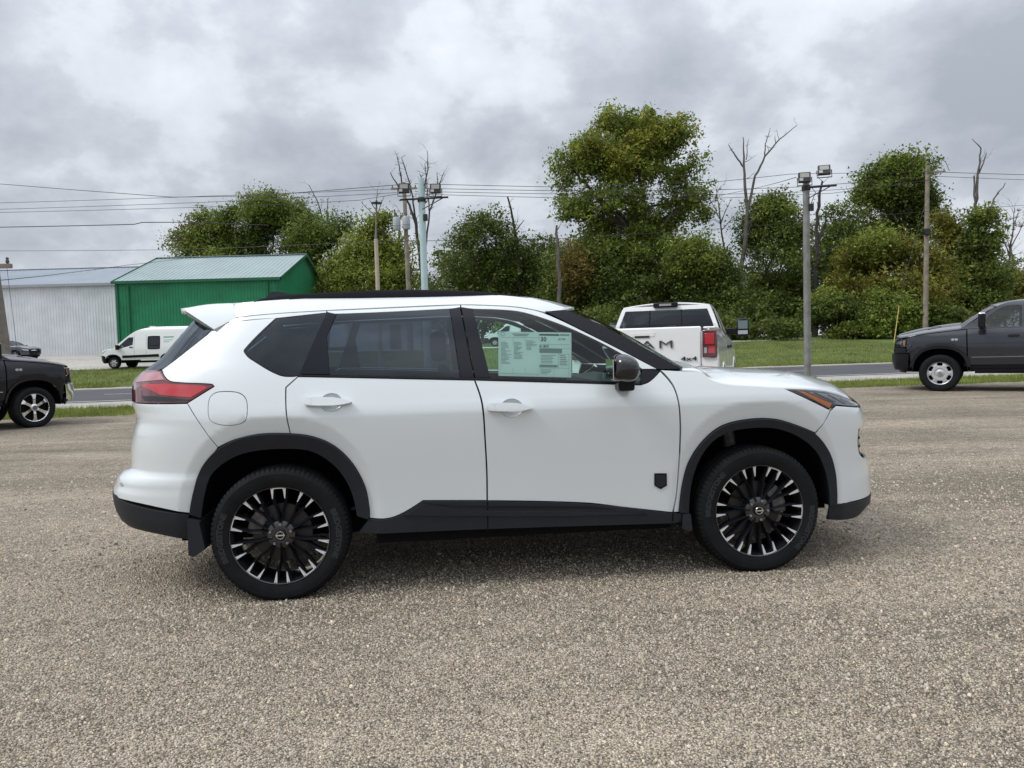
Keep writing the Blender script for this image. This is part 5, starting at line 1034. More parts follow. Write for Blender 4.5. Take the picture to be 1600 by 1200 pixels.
snag('short broken stub behind the transformers', 80, [[(625, 400, 2.5), (624, 345, 1.9), (627, 336, 1.6)], [(618, 345, 1.6), (617, 328, 1.3)]], m=M_darkbark, seed=8, twigs=2)
# --- centre
tree('dark tree right of the teal pole', 78, [(758, 352, 34, 30), (735, 380, 34, 30), (785, 378, 36, 30), (760, 420, 66, 42), (715, 420, 36, 36), (760, 480, 80, 40)], 20000, 'dark', seed=9)
tree('low dark tree left of the big tree', 80, [(835, 400, 40, 34), (860, 440, 44, 44), (815, 440, 40, 40), (840, 490, 60, 40)], 13000, 'dark', seed=10)
snag('broken snag poking out of the dark tree right of the teal pole', 78, [[(812, 400, 3), (803, 345, 2.4), (793, 307, 1.6)], [(806, 360, 1.5), (818, 345, .6)]], m=M_darkbark, seed=11, twigs=6)
tree('tallest tree with a wide yellowing crown right of centre', 74, [(985, 205, 48, 34), (930, 225, 36, 26), (1035, 215, 36, 34), (900, 265, 40, 34), (985, 270, 62, 46), (1075, 275, 40, 30), (895, 315, 30, 30), (940, 335, 60, 44), (1045, 335, 60, 40), (985, 375, 70, 40), (1090, 320, 26, 30), (1000, 395, 80, 42), (875, 245, 18, 12)], 34000, 'mid', size=.145, trunk=.42, seed=12, basex=990, clump=.5, cl_n=46,
     second=('yellow', [(1000, 225, 44, 34), (1050, 215, 30, 24), (940, 235, 40, 26), (905, 255, 34, 22), (985, 270, 50, 26), (960, 195, 30, 20)], 11000))
tree('dark undergrowth tree below the left side of the tallest tree', 70, [(905, 415, 44, 46), (880, 465, 44, 40), (940, 450, 50, 50)], 13000, 'dark', seed=13, second=('rust', [(900, 430, 28, 46)], 2200))
tree('dark undergrowth tree below the middle of the tallest tree', 71, [(1000, 440, 56, 52), (975, 490, 60, 40), (1040, 490, 50, 40)], 14000, 'dark', seed=14)
tree('leafy tree below the right side of the tallest tree', 69, [(1085, 400, 40, 36), (1065, 430, 34, 30), (1110, 440, 50, 50), (1130, 490, 56, 40)], 13000, 'dark', seed=15, second=('mid', [(1075, 410, 36, 32)], 4200))
snag('pale trunk standing in the undergrowth left of the white pickup', 64, [[(876, 500, 4.2), (874, 430, 3.6), (869, 365, 2.8), (870, 352, 2)], [(872, 400, 1.2), (890, 380, .5)]], seed=16, twigs=5)
snag('tall pale dead tree with a long right limb, right of the tallest tree', 72, [[(1160, 420, 4.5), (1165, 355, 4), (1168, 330, 3.4), (1163, 280, 2.6), (1162, 245, 1.8), (1161, 214, .7)],
   [(1163, 262, 2.0), (1150, 243, 1.4), (1137, 227, .6)], [(1168, 330, 3), (1180, 275, 2.2), (1195, 245, 1.8), (1215, 220, 1.2), (1244, 197, .5)], [(1195, 245, 1.4), (1196, 225, 1.0), (1200, 206, .5)], [(1166, 250, 1), (1168, 222, .5)], [(1166, 360, 1.8), (1185, 320, .6)], [(1162, 375, 1.4), (1176, 345, .5)]], seed=17, twigs=4)
snag('fine bare branches between the tallest tree and the pale dead tree', 76, [[(1128, 370, 1.6), (1124, 330, 1.2), (1118, 290, .5)], [(1126, 350, 1), (1140, 315, .5)], [(1126, 345, 1), (1108, 310, .5)], [(1127, 360, .9), (1150, 335, .4)]], seed=18, twigs=14)
# --- right
tree('bushy dark tree left of the grey light pole', 74, [(1210, 335, 36, 32), (1190, 365, 34, 34), (1235, 365, 36, 36), (1215, 420, 56, 50), (1210, 480, 70, 46)], 18000, 'dark', seed=19, second=('mid', [(1200, 335, 34, 28)], 2600))
snag('dark broken trunk right of the grey light pole', 70, [[(1274, 440, 4.5), (1276, 390, 4), (1277, 345, 3.2), (1281, 300, 2.4), (1285, 283, 1.8)], [(1276, 385, 2.6), (1290, 345, 2), (1289, 333, 1.4)], [(1272, 410, 2.4), (1300, 390, 1.6), (1315, 365, .7)], [(1279, 360, 1.2), (1276, 318, .8)]], m=M_darkbark, seed=20, twigs=6)
tree('dark tree just right of the grey light pole', 76, [(1325, 345, 34, 26), (1305, 375, 34, 34), (1345, 375, 36, 40), (1320, 430, 56, 50)], 14000, 'dark', seed=21)
tree('tall round-topped tree left of the right utility pole', 80, [(1405, 275, 40, 28), (1365, 290, 34, 28), (1440, 290, 34, 32), (1400, 320, 60, 40), (1455, 325, 28, 28), (1400, 370, 70, 40), (1340, 310, 18, 14)], 21000, 'dark', size=.145, trunk=.36, seed=22, second=('mid', [(1400, 270, 44, 26), (1370, 300, 30, 22)], 4200))
tree('broad rounded olive tree behind the right utility pole', 66, [(1385, 405, 52, 40), (1345, 430, 44, 44), (1430, 435, 46, 46), (1385, 470, 76, 44), (1460, 470, 36, 44)], 21000, 'olive', seed=23, second=('light', [(1365, 385, 36, 22)], 2000))
tree('olive tree with thin foliage right of the utility pole', 72, [(1475, 350, 24, 26), (1490, 380, 30, 34), (1480, 430, 40, 40), (1510, 440, 36, 44)], 8500, 'olive', seed=24, clump=.45)
tree('ivy-covered trunk below the forked snag at the right', 70, [(1530, 350, 22, 22), (1525, 390, 28, 34), (1530, 430, 34, 40), (1520, 475, 50, 40)], 12000, 'dark', seed=25, clump=.42, second=('mid', [(1545, 370, 12, 30), (1530, 340, 20, 12)], 1500))
snag('forked snag above the ivy-covered trunk', 70.5, [[(1527, 400, 4.5), (1525, 330, 3), (1526, 290, 2.6), (1530, 255, 1.8), (1533, 232, 1.2), (1519, 217, .5)], [(1530, 270, 1.6), (1539, 240, .8)], [(1524, 330, 2), (1522, 275, 1.6)], [(1540, 345, 2.4), (1555, 310, 1.6), (1573, 285, .7)]], seed=26, twigs=2)
snag('fine-branched bare tree at the right edge', 82, [[(1572, 450, 2.6), (1578, 400, 2), (1582, 360, 1.2), (1585, 325, .5)], [(1577, 400, 1.4), (1560, 360, .9), (1553, 330, .4)], [(1580, 385, 1.2), (1600, 345, .7), (1608, 320, .4)], [(1575, 420, 1.2), (1612, 395, .8), (1640, 372, .4)], [(1578, 400, 1.0), (1570, 345, .4)], [(1581, 370, 1), (1592, 330, .4)], [(1575, 430, 1.2), (1545, 400, .5)]], seed=27, twigs=26)
tree('low olive thicket at the right edge behind the grey pickup', 74, [(1585, 455, 34, 30), (1620, 450, 46, 34), (1560, 475, 36, 28), (1680, 440, 60, 50)], 12000, 'olive', seed=28)
tree('tree just out of view to the right of the tree line', 80, [(1760, 380, 70, 60), (1720, 440, 60, 50)], 9000, 'dark', seed=29)
# second row closing the gaps at the back
for k, (px, ty, lab) in enumerate(((730, 400, 'rearmost dark tree filling the gap right of the teal pole'), (880, 395, 'rearmost dark tree filling the gap left of the tallest tree'), (1110, 405, 'rearmost dark tree behind the pale dead tree'), (1270, 400, 'rearmost dark tree behind the grey light pole'), (1500, 405, 'rearmost dark tree behind the olive tree at the right'))):
    tree(lab, 95, [(px, ty+10, 60, 34), (px-40, ty+50, 60, 44), (px+50, ty+50, 60, 44), (px, ty+85, 90, 40)], 9000, 'dark', size=.20, seed=40+k, clump=.8)
# shrubs at the foot of the wood
SH = [('tall leafy green shrub left of the utility pole', 1385, 487, 44, 34, 'mid', 61, 9000), ('green shrub thicket beside the grey light pole', 1300, 490, 46, 30, 'dark', 62, 5500), ('pale leafy shrub right of the grey light pole', 1285, 470, 26, 20, 'light', 62.5, 2600),
      ('low dark shrub behind the pickup mirror', 1210, 513, 46, 12, 'dark', 61, 3200), ('dark shrub at the foot of the wood behind the white pickup', 1120, 505, 60, 20, 'dark', 63, 4200), ('dark shrub right of the utility pole', 1480, 495, 50, 26, 'dark', 62, 4200), ('low shrub at the driveway edge left of the utility pole', 1340, 515, 40, 12, 'mid', 60.3, 3000),
      ('dark shrub left of the white pickup', 930, 505, 60, 22, 'dark', 64, 3600), ('dark shrub seen through the SUV front window', 840, 510, 60, 20, 'dark', 66, 3600)]
for k, (lab, px, py, rx, ry, kd, d, n) in enumerate(SH):
    tree(lab, d, [(px, py, rx, ry), (px-rx*.5, py+ry*.3, rx*.5, ry*.7), (px+rx*.5, py+ry*.3, rx*.5, ry*.7)], n, kd, size=.125, trunk=.06, seed=60+k, name='shrub', group='shrubs at the foot of the wood', clump=.35)
# ================================================================= the other vehicles
def simple_wheel(root, loc, rz, R, W, Rr, style, steer=0, side=-1):
    b = MB(); h = W/2
    m = {'chrome': M_chrome, 'steel': mat('silver_steel_wheel', (.58, .58, .60), rough=.35, metal=.5), 'van': mat('silver_van_wheel', (.5, .5, .51), rough=.4, metal=.4), 'alloy': mat('grey_alloy', (.35, .36, .37), rough=.3, metal=.7)}[style]
    b.lathe([(Rr, -h*.86), (Rr+.008, -h*.92), (Rr+.004, -h*.80), (Rr-.012, -h*.74), (Rr-.018, -h*.2), (Rr-.018, h*.8)], n=40)
    face = -h*.62
    if style in ('chrome', 'alloy'):
        for k in range(6):
            a = R_(90+60*k); c, s = math.cos(a), math.sin(a); V = []
            for r, hw, yo in ((.05, .035, 0), (.12, .030, -.008), (Rr*.72, .034, -.012), (Rr-.012, .062, .0)):
                for dw, dy in ((-hw, .05), (-hw*.8, 0), (hw*.8, 0), (hw, .05)): V.append((r*c-dw*s, face+yo+dy, r*s+dw*c))
            b.add(V, [(i*4+j, (i+1)*4+j, (i+1)*4+j+1, i*4+j+1) for i in range(3) for j in range(3)])
        b.lathe([(0, face-.02), (.05, face-.015), (.075, face+.0), (.09, face+.05)], n=24)
    else:
        b.lathe([(.0, face-.03), (.05, face-.03), (.062, face-.02), (.064, face+.0), (.10, face+.01), (.115, face-.012), (Rr*.62, face-.012), (Rr*.66, face-.004)], n=36)
        nh = 6
        for k in range(nh):
            a0 = 2*math.pi*k/nh+.22; a1 = 2*math.pi*(k+1)/nh-.22; V = []
            for i in range(5):
                a = a0+(a1-a0)*i/4; a_ = a
            # webs between the hand holes
            am = 2*math.pi*k/nh; V = []
            for r, hw in ((Rr*.64, .30), (Rr*.78, .22), (Rr-.010, .34)):
                for i in range(4): a = am-hw+2*hw*i/3; V.append((r*math.cos(a), face-.006-(.008 if i in (1, 2) else 0)+(.02 if r > Rr*.9 else 0), r*math.sin(a)))
            b.add(V, [(i*4+j, (i+1)*4+j, (i+1)*4+j+1, i*4+j+1) for i in range(2) for j in range(3)])
    wh = b.build('wheel', m, root, angle=30)
    tyre_mb(R, W, Rr, lugs=48, lug_w=.62).build('tyre', M_tyre, wh, angle=30)
    MB().lathe([(0, -.01), (Rr-.02, -.01), (Rr-.02, .02)], n=24).build('brake_disc', M_dark, wh)
    MB().lathe([(0, face-.045), (.035, face-.045), (.042, face-.03), (.042, face)], n=20).build('hub_cap', M_cast if style != 'steel' else M_steel, wh)
    wh.location = loc; wh.rotation_euler = (0, 0, rz+steer); return wh
def arch(cx, cz, r, zb, n=14, k=2.4):
    """outline of a wheel opening, from the front foot over to the rear foot"""
    q = []
    for i in range(n+1):
        a = math.pi*i/n; c, s = math.cos(a), math.sin(a); q.append((cx+math.copysign(abs(c)**(2/k), c)*r, cz+abs(s)**(2/k)*r))
    return [(q[0][0], zb)]+q+[(q[-1][0], zb)]
# ---- full-size crew-cab pickup, x forward from the front axle
PKB = pchip([.40, .50, .62, .80, 1.0, 1.15, 1.28, 1.36, 1.42, 1.60, 1.80, 1.92, 1.99, 2.05], [.93, .97, .995, 1.005, 1.01, 1.0, .975, .935, .905, .845, .775, .72, .66, .5])
PKF = pchip([.40, .55, .70, .85, 1.0, 1.15, 1.22, 1.30, 1.40], [.86, .96, .99, .99, .96, .94, .92, .84, .7])
PKR = lambda z: -5.02+0*np.asarray(z, float)
def pickup(label, loc, rz, paint, wheel_style, flare=False, chrome=False, scale=1.0, steer=0, rear=False, R=.415, badges=()):
    t = thing('pickup_truck', label, 'pickup truck', loc, rz); t.scale = (scale,)*3
    B = Body(t, PKB, PKF, PKR, .40, -4.86, 3.2, 5.0, flare=((0, .42, .55, .56, 1.16, .16), (-3.72, .42, .55, .56, 1.16, .16)))
    af = arch(0, .44, .545, .56); ar = arch(-3.72, .44, .545, .60)
    mb = M_chrome if chrome else M_trim
    G = dict(gap=.004, grid=.09, step=.04)
    for sg in (-1, 1):
        S1 = dict(sides=(sg,), **G)
        B.panel('fender', np.array([(-.50, 1.37), (-.2, 1.345), (.30, 1.29), (.62, 1.23), (.66, 1.17), (.66, .95), (.62, .90), (.60, .86)]+af[1:-1]+[(-.545, .58), (-.52, .58)]), paint, **S1)
        for nm, x0, x1 in (('front_door', -.515, -1.56), ('rear_door', -1.57, -2.50)):
            d = B.panel(nm, [(x0, 1.385, 1), (x0-.02, .60, 1), (x1, .60, 1), (x1, 1.395, 1)], paint, **S1)
            B.panel('handle', [(x1+.10, 1.235), (x1+.30, 1.235), (x1+.30, 1.20), (x1+.10, 1.20)], M_trim if not chrome else M_chrome, parent=d, sides=(sg,), off=.03, thick=.03, step=.02, grid=.03)
        B.panel('sill', [(-.56, .585, 1), (-3.15, .585, 1), (-3.15, .50, 1), (-.56, .48, 1)], M_trim, off=-.01, **S1)
        B.panel('side_step', [(-.66, .50, 1), (-2.75, .50, 1), (-2.75, .43, 1), (-.66, .43, 1)], M_chrome if chrome else M_trim, off=.05, thick=.14, **S1)
        B.panel('bed_side', np.array([(-2.53, 1.50), (-2.53, .60), (-3.16, .60)]+ar[1:-1]+[(-4.28, .62), (-4.93, .66), (-5.0, .80), (-5.0, 1.12), (-4.93, 1.12), (-4.93, 1.50), (-4.9, 1.52)]), paint, **S1)
        # greenhouse
        wf = [(-.72, 1.42, 1), (-1.50, 1.42, 1), (-1.50, 1.86, 1), (-1.22, 1.855), (-1.02, 1.74)]
        wr = [(-1.60, 1.42, 1), (-2.30, 1.42), (-2.38, 1.50), (-2.34, 1.82), (-2.26, 1.86), (-1.60, 1.87, 1)]
        B.panel('cab_side', [[(-.36, 1.385, 1), (-2.50, 1.40, 1), (-2.50, 1.60), (-2.42, 1.92, 1), (-1.9, 1.955), (-1.30, 1.935), (-1.02, 1.83), (-.70, 1.61)], wf, wr], paint, **S1)
        B.panel('front_window', wf, glass('truck_window_glass', (.42, .48, .49), refl=1.0, fres=1.55), sides=(sg,), off=-.006, gap=-.004, grid=.09, step=.04); B.panel('rear_window', wr, M_gl_dark, sides=(sg,), off=-.006, gap=-.004, grid=.09, step=.04)
        B.panel('inner_side', [(.6, 1.15, 1), (-4.9, 1.40, 1), (-4.9, .7, 1), (-4.3, .66, 1), (-4.3, 1.0, 1), (-3.1, 1.0, 1), (-3.1, .6, 1), (-.6, .6, 1), (-.58, 1.0, 1), (.55, 1.0, 1)], M_dark, off=-.03, sides=(sg,), gap=0, grid=.2, step=.1)
        # lamps
        hl = B.panel('headlight', [(.67, 1.19, 1), (.90, 1.175), (99, 1.165, 1) if False else (.935, 1.165, 1), (.94, 1.03, 1), (.70, 1.0, 1)], M_lampdark, sides=(sg,), off=.0, gap=.004, grid=.05, step=.03)
        B.panel('reflector', [(.74, 1.15, 1), (.90, 1.14, 1), (.91, 1.08, 1), (.76, 1.07, 1)], M_lamp, parent=hl, sides=(sg,), off=.006, thick=.006)
        B.panel('turn_signal', [(.675, 1.17, 1), (.73, 1.16, 1), (.73, 1.05, 1), (.69, 1.03, 1)], mat('pale_amber', (.62, .30, .20), rough=.2), parent=hl, sides=(sg,), off=.006, thick=.006)
        B.panel('lens_cover', [(.67, 1.19, 1), (.90, 1.175), (.935, 1.165, 1), (.94, 1.03, 1), (.70, 1.0, 1)], M_clear, parent=hl, sides=(sg,), off=.012, thick=.006)
        B.panel('crease_highlight', [(-.60, .775, 1), (-2.48, .79, 1), (-2.48, .772, 1), (-.60, .757, 1)], M_chrome if chrome else mat('grey_crease_highlight', (.16, .165, .18), rough=.3), sides=(sg,), off=.006, thick=.006, grid=.1, step=.05)  # highlight of the lower body crease, put in as a thin pale strip
        # arch mouldings and housings
        ai = arch(0, .44, .545, .56); ao = [(x*1.0+(.05 if x > 0 else -.05)*0, z) for x, z in ai]
        for cx, zb in ((0, .56), (-3.72, .60)):
            o_ = np.array(arch(cx, .44, .600 if flare else .575, zb)); i_ = np.array(arch(cx, .44, .535, zb))
            B.panel('arch_moulding', np.concatenate([o_, i_[::-1]]), M_clad if flare else paint, off=.022, thick=.04, sides=(sg,), grid=.05, step=.03, gap=0)
            A = i_; n = len(A); V = [(x, sg*(.96 if yy is None else yy), z) for yy in (None, .62) for x, z in A]+[(cx, sg*.62, .4)]
            link('wheel_housing', fast_mesh('wheel_housing', np.array(V), [(k, k+1, n+k+1, n+k) for k in range(n-1)]+[(n+k, n+k+1, 2*n) for k in range(n-1)]), M_liner, t)
        # towing mirror
        m = MB(); m.box(-.86, -.72, sg*1.20-.11, sg*1.20+.11, 1.40, 1.71); mo = m.build('door_mirror', M_trim, t, bevel=.03)
        MB().box(-.855, -.725, sg*1.20-.09, sg*1.20+.09, 1.66, 1.722).build('mirror_cap', M_chrome if not rear else M_trim, mo, bevel=.02)
        MB().box(-.80, -.74, min(sg*.90, sg*1.12), max(sg*.90, sg*1.12), 1.43, 1.55).build('mirror_arm', M_trim, mo, bevel=.015)
        MB().box(-.866, -.861, sg*1.20-.085, sg*1.20+.085, 1.53, 1.68).build('mirror_glass', mat('mirror_glass', (.22, .27, .27), rough=.1, metal=.9), mo, smooth=False)
        MB().box(-.866, -.861, sg*1.20-.085, sg*1.20+.085, 1.43, 1.50).build('mirror_glass', M_lamp, mo, smooth=False)
        for x in (0, -3.72): simple_wheel(t, (x, sg*.87, R), 0 if sg < 0 else math.pi, R, .275, .285 if wheel_style == 'chrome' else .255, wheel_style, steer if x == 0 else 0)
    B.panel('front_bumper', [(.60, .86, 1), (99, .86, 1), (99, .58, 1), (.80, .50), (.62, .55, 1)], mb, sides=(-1, 1), off=.03, thick=.05, **G)
    B.panel('bumper_valance', [(.62, .545, 1), (.80, .50), (99, .55, 1), (99, .42, 1), (.70, .40, 1)], M_trim, sides=(-1, 1), off=-.03, **G)
    B.panel('front_fascia', [(.665, .99, 1), (.945, 1.02, 1), (.94, 1.18, 1), (99, 1.20, 1), (99, .87, 1), (.62, .87, 1), (.665, .92, 1)], M_trim, sides=(-1, 1), off=-.005, **G)
    gr_ = B.panel('grille', [(.945, 1.15, 1), (99, 1.17, 1), (99, .90, 1), (.93, .92, 1)], M_chrome if chrome else M_gblack, sides=(-1, 1), off=.012, thick=.02, **G)
    B.across('hood', [(-.48, 1.385), (-.2, 1.36), (.30, 1.305), (.62, 1.245), (.80, 1.215), (.90, 1.19)], paint, lambda x: .12-.03*max(0, x), bulge=lambda x: .04*max(0, x), thick=.02, p=3.5)
    B.across('hood_bulge', [(-.44, 1.40), (-.1, 1.37), (.40, 1.295), (.72, 1.215), (.86, 1.17)], paint, .145, y=.42, p=4, bulge=.02)
    for sg in (-1, 1): MB().box(.0, .28, sg*.46-.03, sg*.46+.03, 1.452, 1.465).build('hood_vent', M_trim, t, smooth=False)
    B.across('windscreen', [(-1.05, 1.865), (-.86, 1.745), (-.60, 1.555), (-.40, 1.40)], M_gl_wind, .012, bulge=.18, ins=.03)
    B.across('roof', [(-2.43, 1.925), (-1.9, 1.96), (-1.30, 1.94), (-1.04, 1.855)], paint, .055, thick=.03, ins=.005, bulge=lambda x: .14*max(0, (x+1.3)/.26))
    # rear of cab
    cb = MB()
    pr = [(-2.50, 1.40, .90), (-2.505, 1.60, .845), (-2.43, 1.93, .715)]
    rw = [(-2.503, 1.46), (-2.50, 1.62), (-2.447, 1.86)]
    V = [(x-.0, s*y, z) for s in (-1, 1) for x, z, y in pr]+[(x, s*(y), z) for s in (-1, 1) for (x, z), y in zip(rw, (.80, .77, .68))]
    cb.add(V, [(0, 1, 7, 6), (1, 2, 8, 7), (3, 9, 10, 4), (4, 10, 11, 5), (0, 6, 9, 3), (2, 5, 11, 8)]); cb.build('cab_back', paint, t, smooth=False)
    bw = MB(); bw.add([(x-.008, s*y, z) for s in (-1, 1) for (x, z), y in zip(rw, (.80, .77, .68))], [(0, 1, 4, 3), (1, 2, 5, 4)]); bwo = bw.build('back_window', M_gl_dark, t, smooth=False)
    for y in (-.27, .27): MB().tube([(-2.515, y, 1.46), (-2.512, y, 1.62), (-2.458, y*.96, 1.86)], .012, n=6).build('window_divider', M_trim, bwo)
    bl = MB(); bl.box(-2.50, -2.40, -.20, .20, 1.905, 1.985); blo = bl.build('brake_light', M_trim, t, bevel=.01); MB().box(-2.506, -2.501, -.10, .10, 1.93, 1.965).build('lens', M_lining, blo, smooth=False)
    # bed, tailgate, rear lamps, bumper
    bd = MB(); bd.box(-4.92, -2.56, -.86, .86, .80, .84); bd.build('bed_floor', M_trim, t, smooth=False)
    MB().box(-2.62, -2.54, -.93, .93, .8, 1.49).build('bed_front', paint, t, smooth=False)
    for sg in (-1, 1): MB().box(-4.93, -2.60, min(sg*.80, sg*.955), max(sg*.80, sg*.955), 1.485, 1.515).build('bed_rail', paint if not rear else paint, t, bevel=.012)
    tg = MB(); tg.box(-5.03, -4.95, -.78, .78, .83, 1.52); tgo = tg.build('tailgate', paint, t, bevel=.02)
    if rear:
        MB().box(-5.036, -5.031, -.17, .17, 1.40, 1.455).build('handle_plate', paint, tgo, bevel=.004)
        MB().box(-5.040, -5.0365, -.10, .10, 1.385, 1.412).build('handle', M_blk, tgo, smooth=False)
        Vt, Ft = text2d('RAM', .235, bold=.012)
        x0 = -5.034
        MR = Matrix(((0, 0, -1, x0), (-1, 0, 0, 0), (0, 1, 0, 1.215), (0, 0, 0, 1)))
        def plate(s, size, mm, y, z, name, st=1.0, bold=.01):
            Vt, Ft = text2d(s, size, bold=bold); n = len(Vt)
            A = [(-5.034, y-v[0]*st, z+v[1]) for v in Vt]; Bk = [(-5.046, y-v[0]*st, z+v[1]) for v in Vt]
            ed = {}
            for f in Ft:
                for a, b in zip(f, f[1:]+f[:1]): ed[(a, b)] = ed.get((a, b), 0)+1
            side = [(a, b, n+b, n+a) for (a, b) in ed if (b, a) not in ed]
            me = fast_mesh(name, A+Bk, [tuple(n+i for i in f) for f in Ft]+side); return link(name, me, mm, tgo)
        MD = mat('dark_chrome', (.16, .165, .175), rough=.15, metal=.8)
        plate('R', .145, MD, .165, 1.285, 'letter', 2.0, 0); plate('A', .145, MD, -.07, 1.285, 'letter', 2.1, 0); plate('M', .145, MD, -.32, 1.285, 'letter', 1.9, 0)
        plate('4x4', .08, M_trim, -.62, 1.09, 'lettering', 1.8, 0)['kind'] = 'stuff'
    for sg in (-1, 1):
        tl = MB(); tl.box(-5.055, -4.93, min(sg*.795, sg*.985), max(sg*.795, sg*.985), 1.10, 1.47); tlo = tl.build('taillight', M_reddark, t, bevel=.015)
        MB().box(-5.064, -5.057, min(sg*.83, sg*.95), max(sg*.83, sg*.95), 1.28, 1.42).build('lens', M_red, tlo, bevel=.003)
        MB().box(-5.064, -5.057, min(sg*.82, sg*.855), max(sg*.82, sg*.855), 1.16, 1.235).build('lens', M_lining, tlo, smooth=False)
        MB().box(-5.062, -5.057, min(sg*.875, sg*.955), max(sg*.875, sg*.955), 1.16, 1.25).build('lens', M_red, tlo, smooth=False)
        MB().box(-5.02, -4.93, min(sg*.79, sg*.99), max(sg*.79, sg*.99), .66, 1.095).build('bed_corner', paint, t, smooth=False)
    MB().box(-5.20, -4.97, -.97, .97, .60, .79).build('rear_bumper', M_chrome if rear else mb, t, bevel=.04)
    MB().box(-4.8, .70, -.5, .5, .44, .56).build('chassis', M_dark, t, smooth=False)
    MB().box(-2.45, -.55, -.90, .90, .56, .62).build('cabin_floor', M_inner, t, smooth=False)
    MB().box(-.56, -.46, -.9, .9, .56, 1.36).build('bulkhead', M_dark, t, smooth=False)
    MB().box(-.45, .6, -.60, .60, .58, 1.15).build('engine', M_dark, t, smooth=False)
    for y in (-.42, .42):
        for x in (-1.35, -2.2): MB().box(x-.30, x-.16, y-.27, y+.27, .8, 1.62).build('seat', M_seat, t, bevel=.06)
    MB().box(-.95, -.55, -.86, .86, 1.0, 1.36).build('dashboard', M_inner, t, bevel=.05)
    for (s, size, mm, x, z, sg, st) in badges:
        Vt, Ft = text2d(s, size, bold=.004); V2 = [((x+v[0]*st*(1 if sg < 0 else -1)), z+v[1]) for v in Vt]; decal(B, 'badge', V2, Ft, mm, .012, t, sg)['kind'] = 'stuff'
    return t, B
def fender_badge(B, t, sg, x, z):
    for k, pts in enumerate(([(x-.07, z+.02), (x-.03, z+.045), (x, z+.02), (x-.03, z-.01)], [(x+.07, z+.02), (x+.03, z+.045), (x, z+.02), (x+.03, z-.01)])):
        B.panel('fender_badge', pts, M_lining, sides=(sg,), off=.012, thick=.008, gap=0, step=.01, grid=.02)
M_pgrey = mat('granite_grey_paint', (.016, .018, .026), rough=.22, metal=.2, coat=.7)
M_pblack = mat('dark_blue_black_paint', (.004, .0045, .008), rough=.2, metal=.0, coat=.3, spec=.35)
M_pwhite = mat('white_truck_paint', (.76, .77, .76), rough=.32, coat=.9)
t1, B1 = pickup('dark grey pickup truck with plain steel wheels, nose pointing left at the right edge', (0, 0, 0), 0, M_pgrey, 'steel', flare=True, scale=1.07)
fender_badge(B1, t1, 1, -.28, 1.14)
t2, B2 = pickup('black pickup truck with chrome wheels, nose pointing right at the left edge', (0, 0, 0), 0, M_pblack, 'chrome', chrome=True, scale=.97, badges=(('4x4', .07, M_lining, -.78, .92, -1, 2.0),))
fender_badge(B2, t2, -1, -.28, 1.17)
t3, B3 = pickup('white pickup truck seen from behind, parked beyond the SUV hood', (0, 0, 0), 0, M_pwhite, 'alloy', rear=True, scale=1.03)
dq = MB(); dq.box(-.30, .02, -.5, -.18, 1.476, 1.482)
# poses
def pose(t, x, y, heading): t.location = (x, y, 0); t.rotation_euler = (0, 0, heading)
pose(t1, 10.80, 18.45, R_(180-33))
pose(t2, -10.2, 14.85, R_(62))
pose(t3, 3.53, 15.25, R_(71))
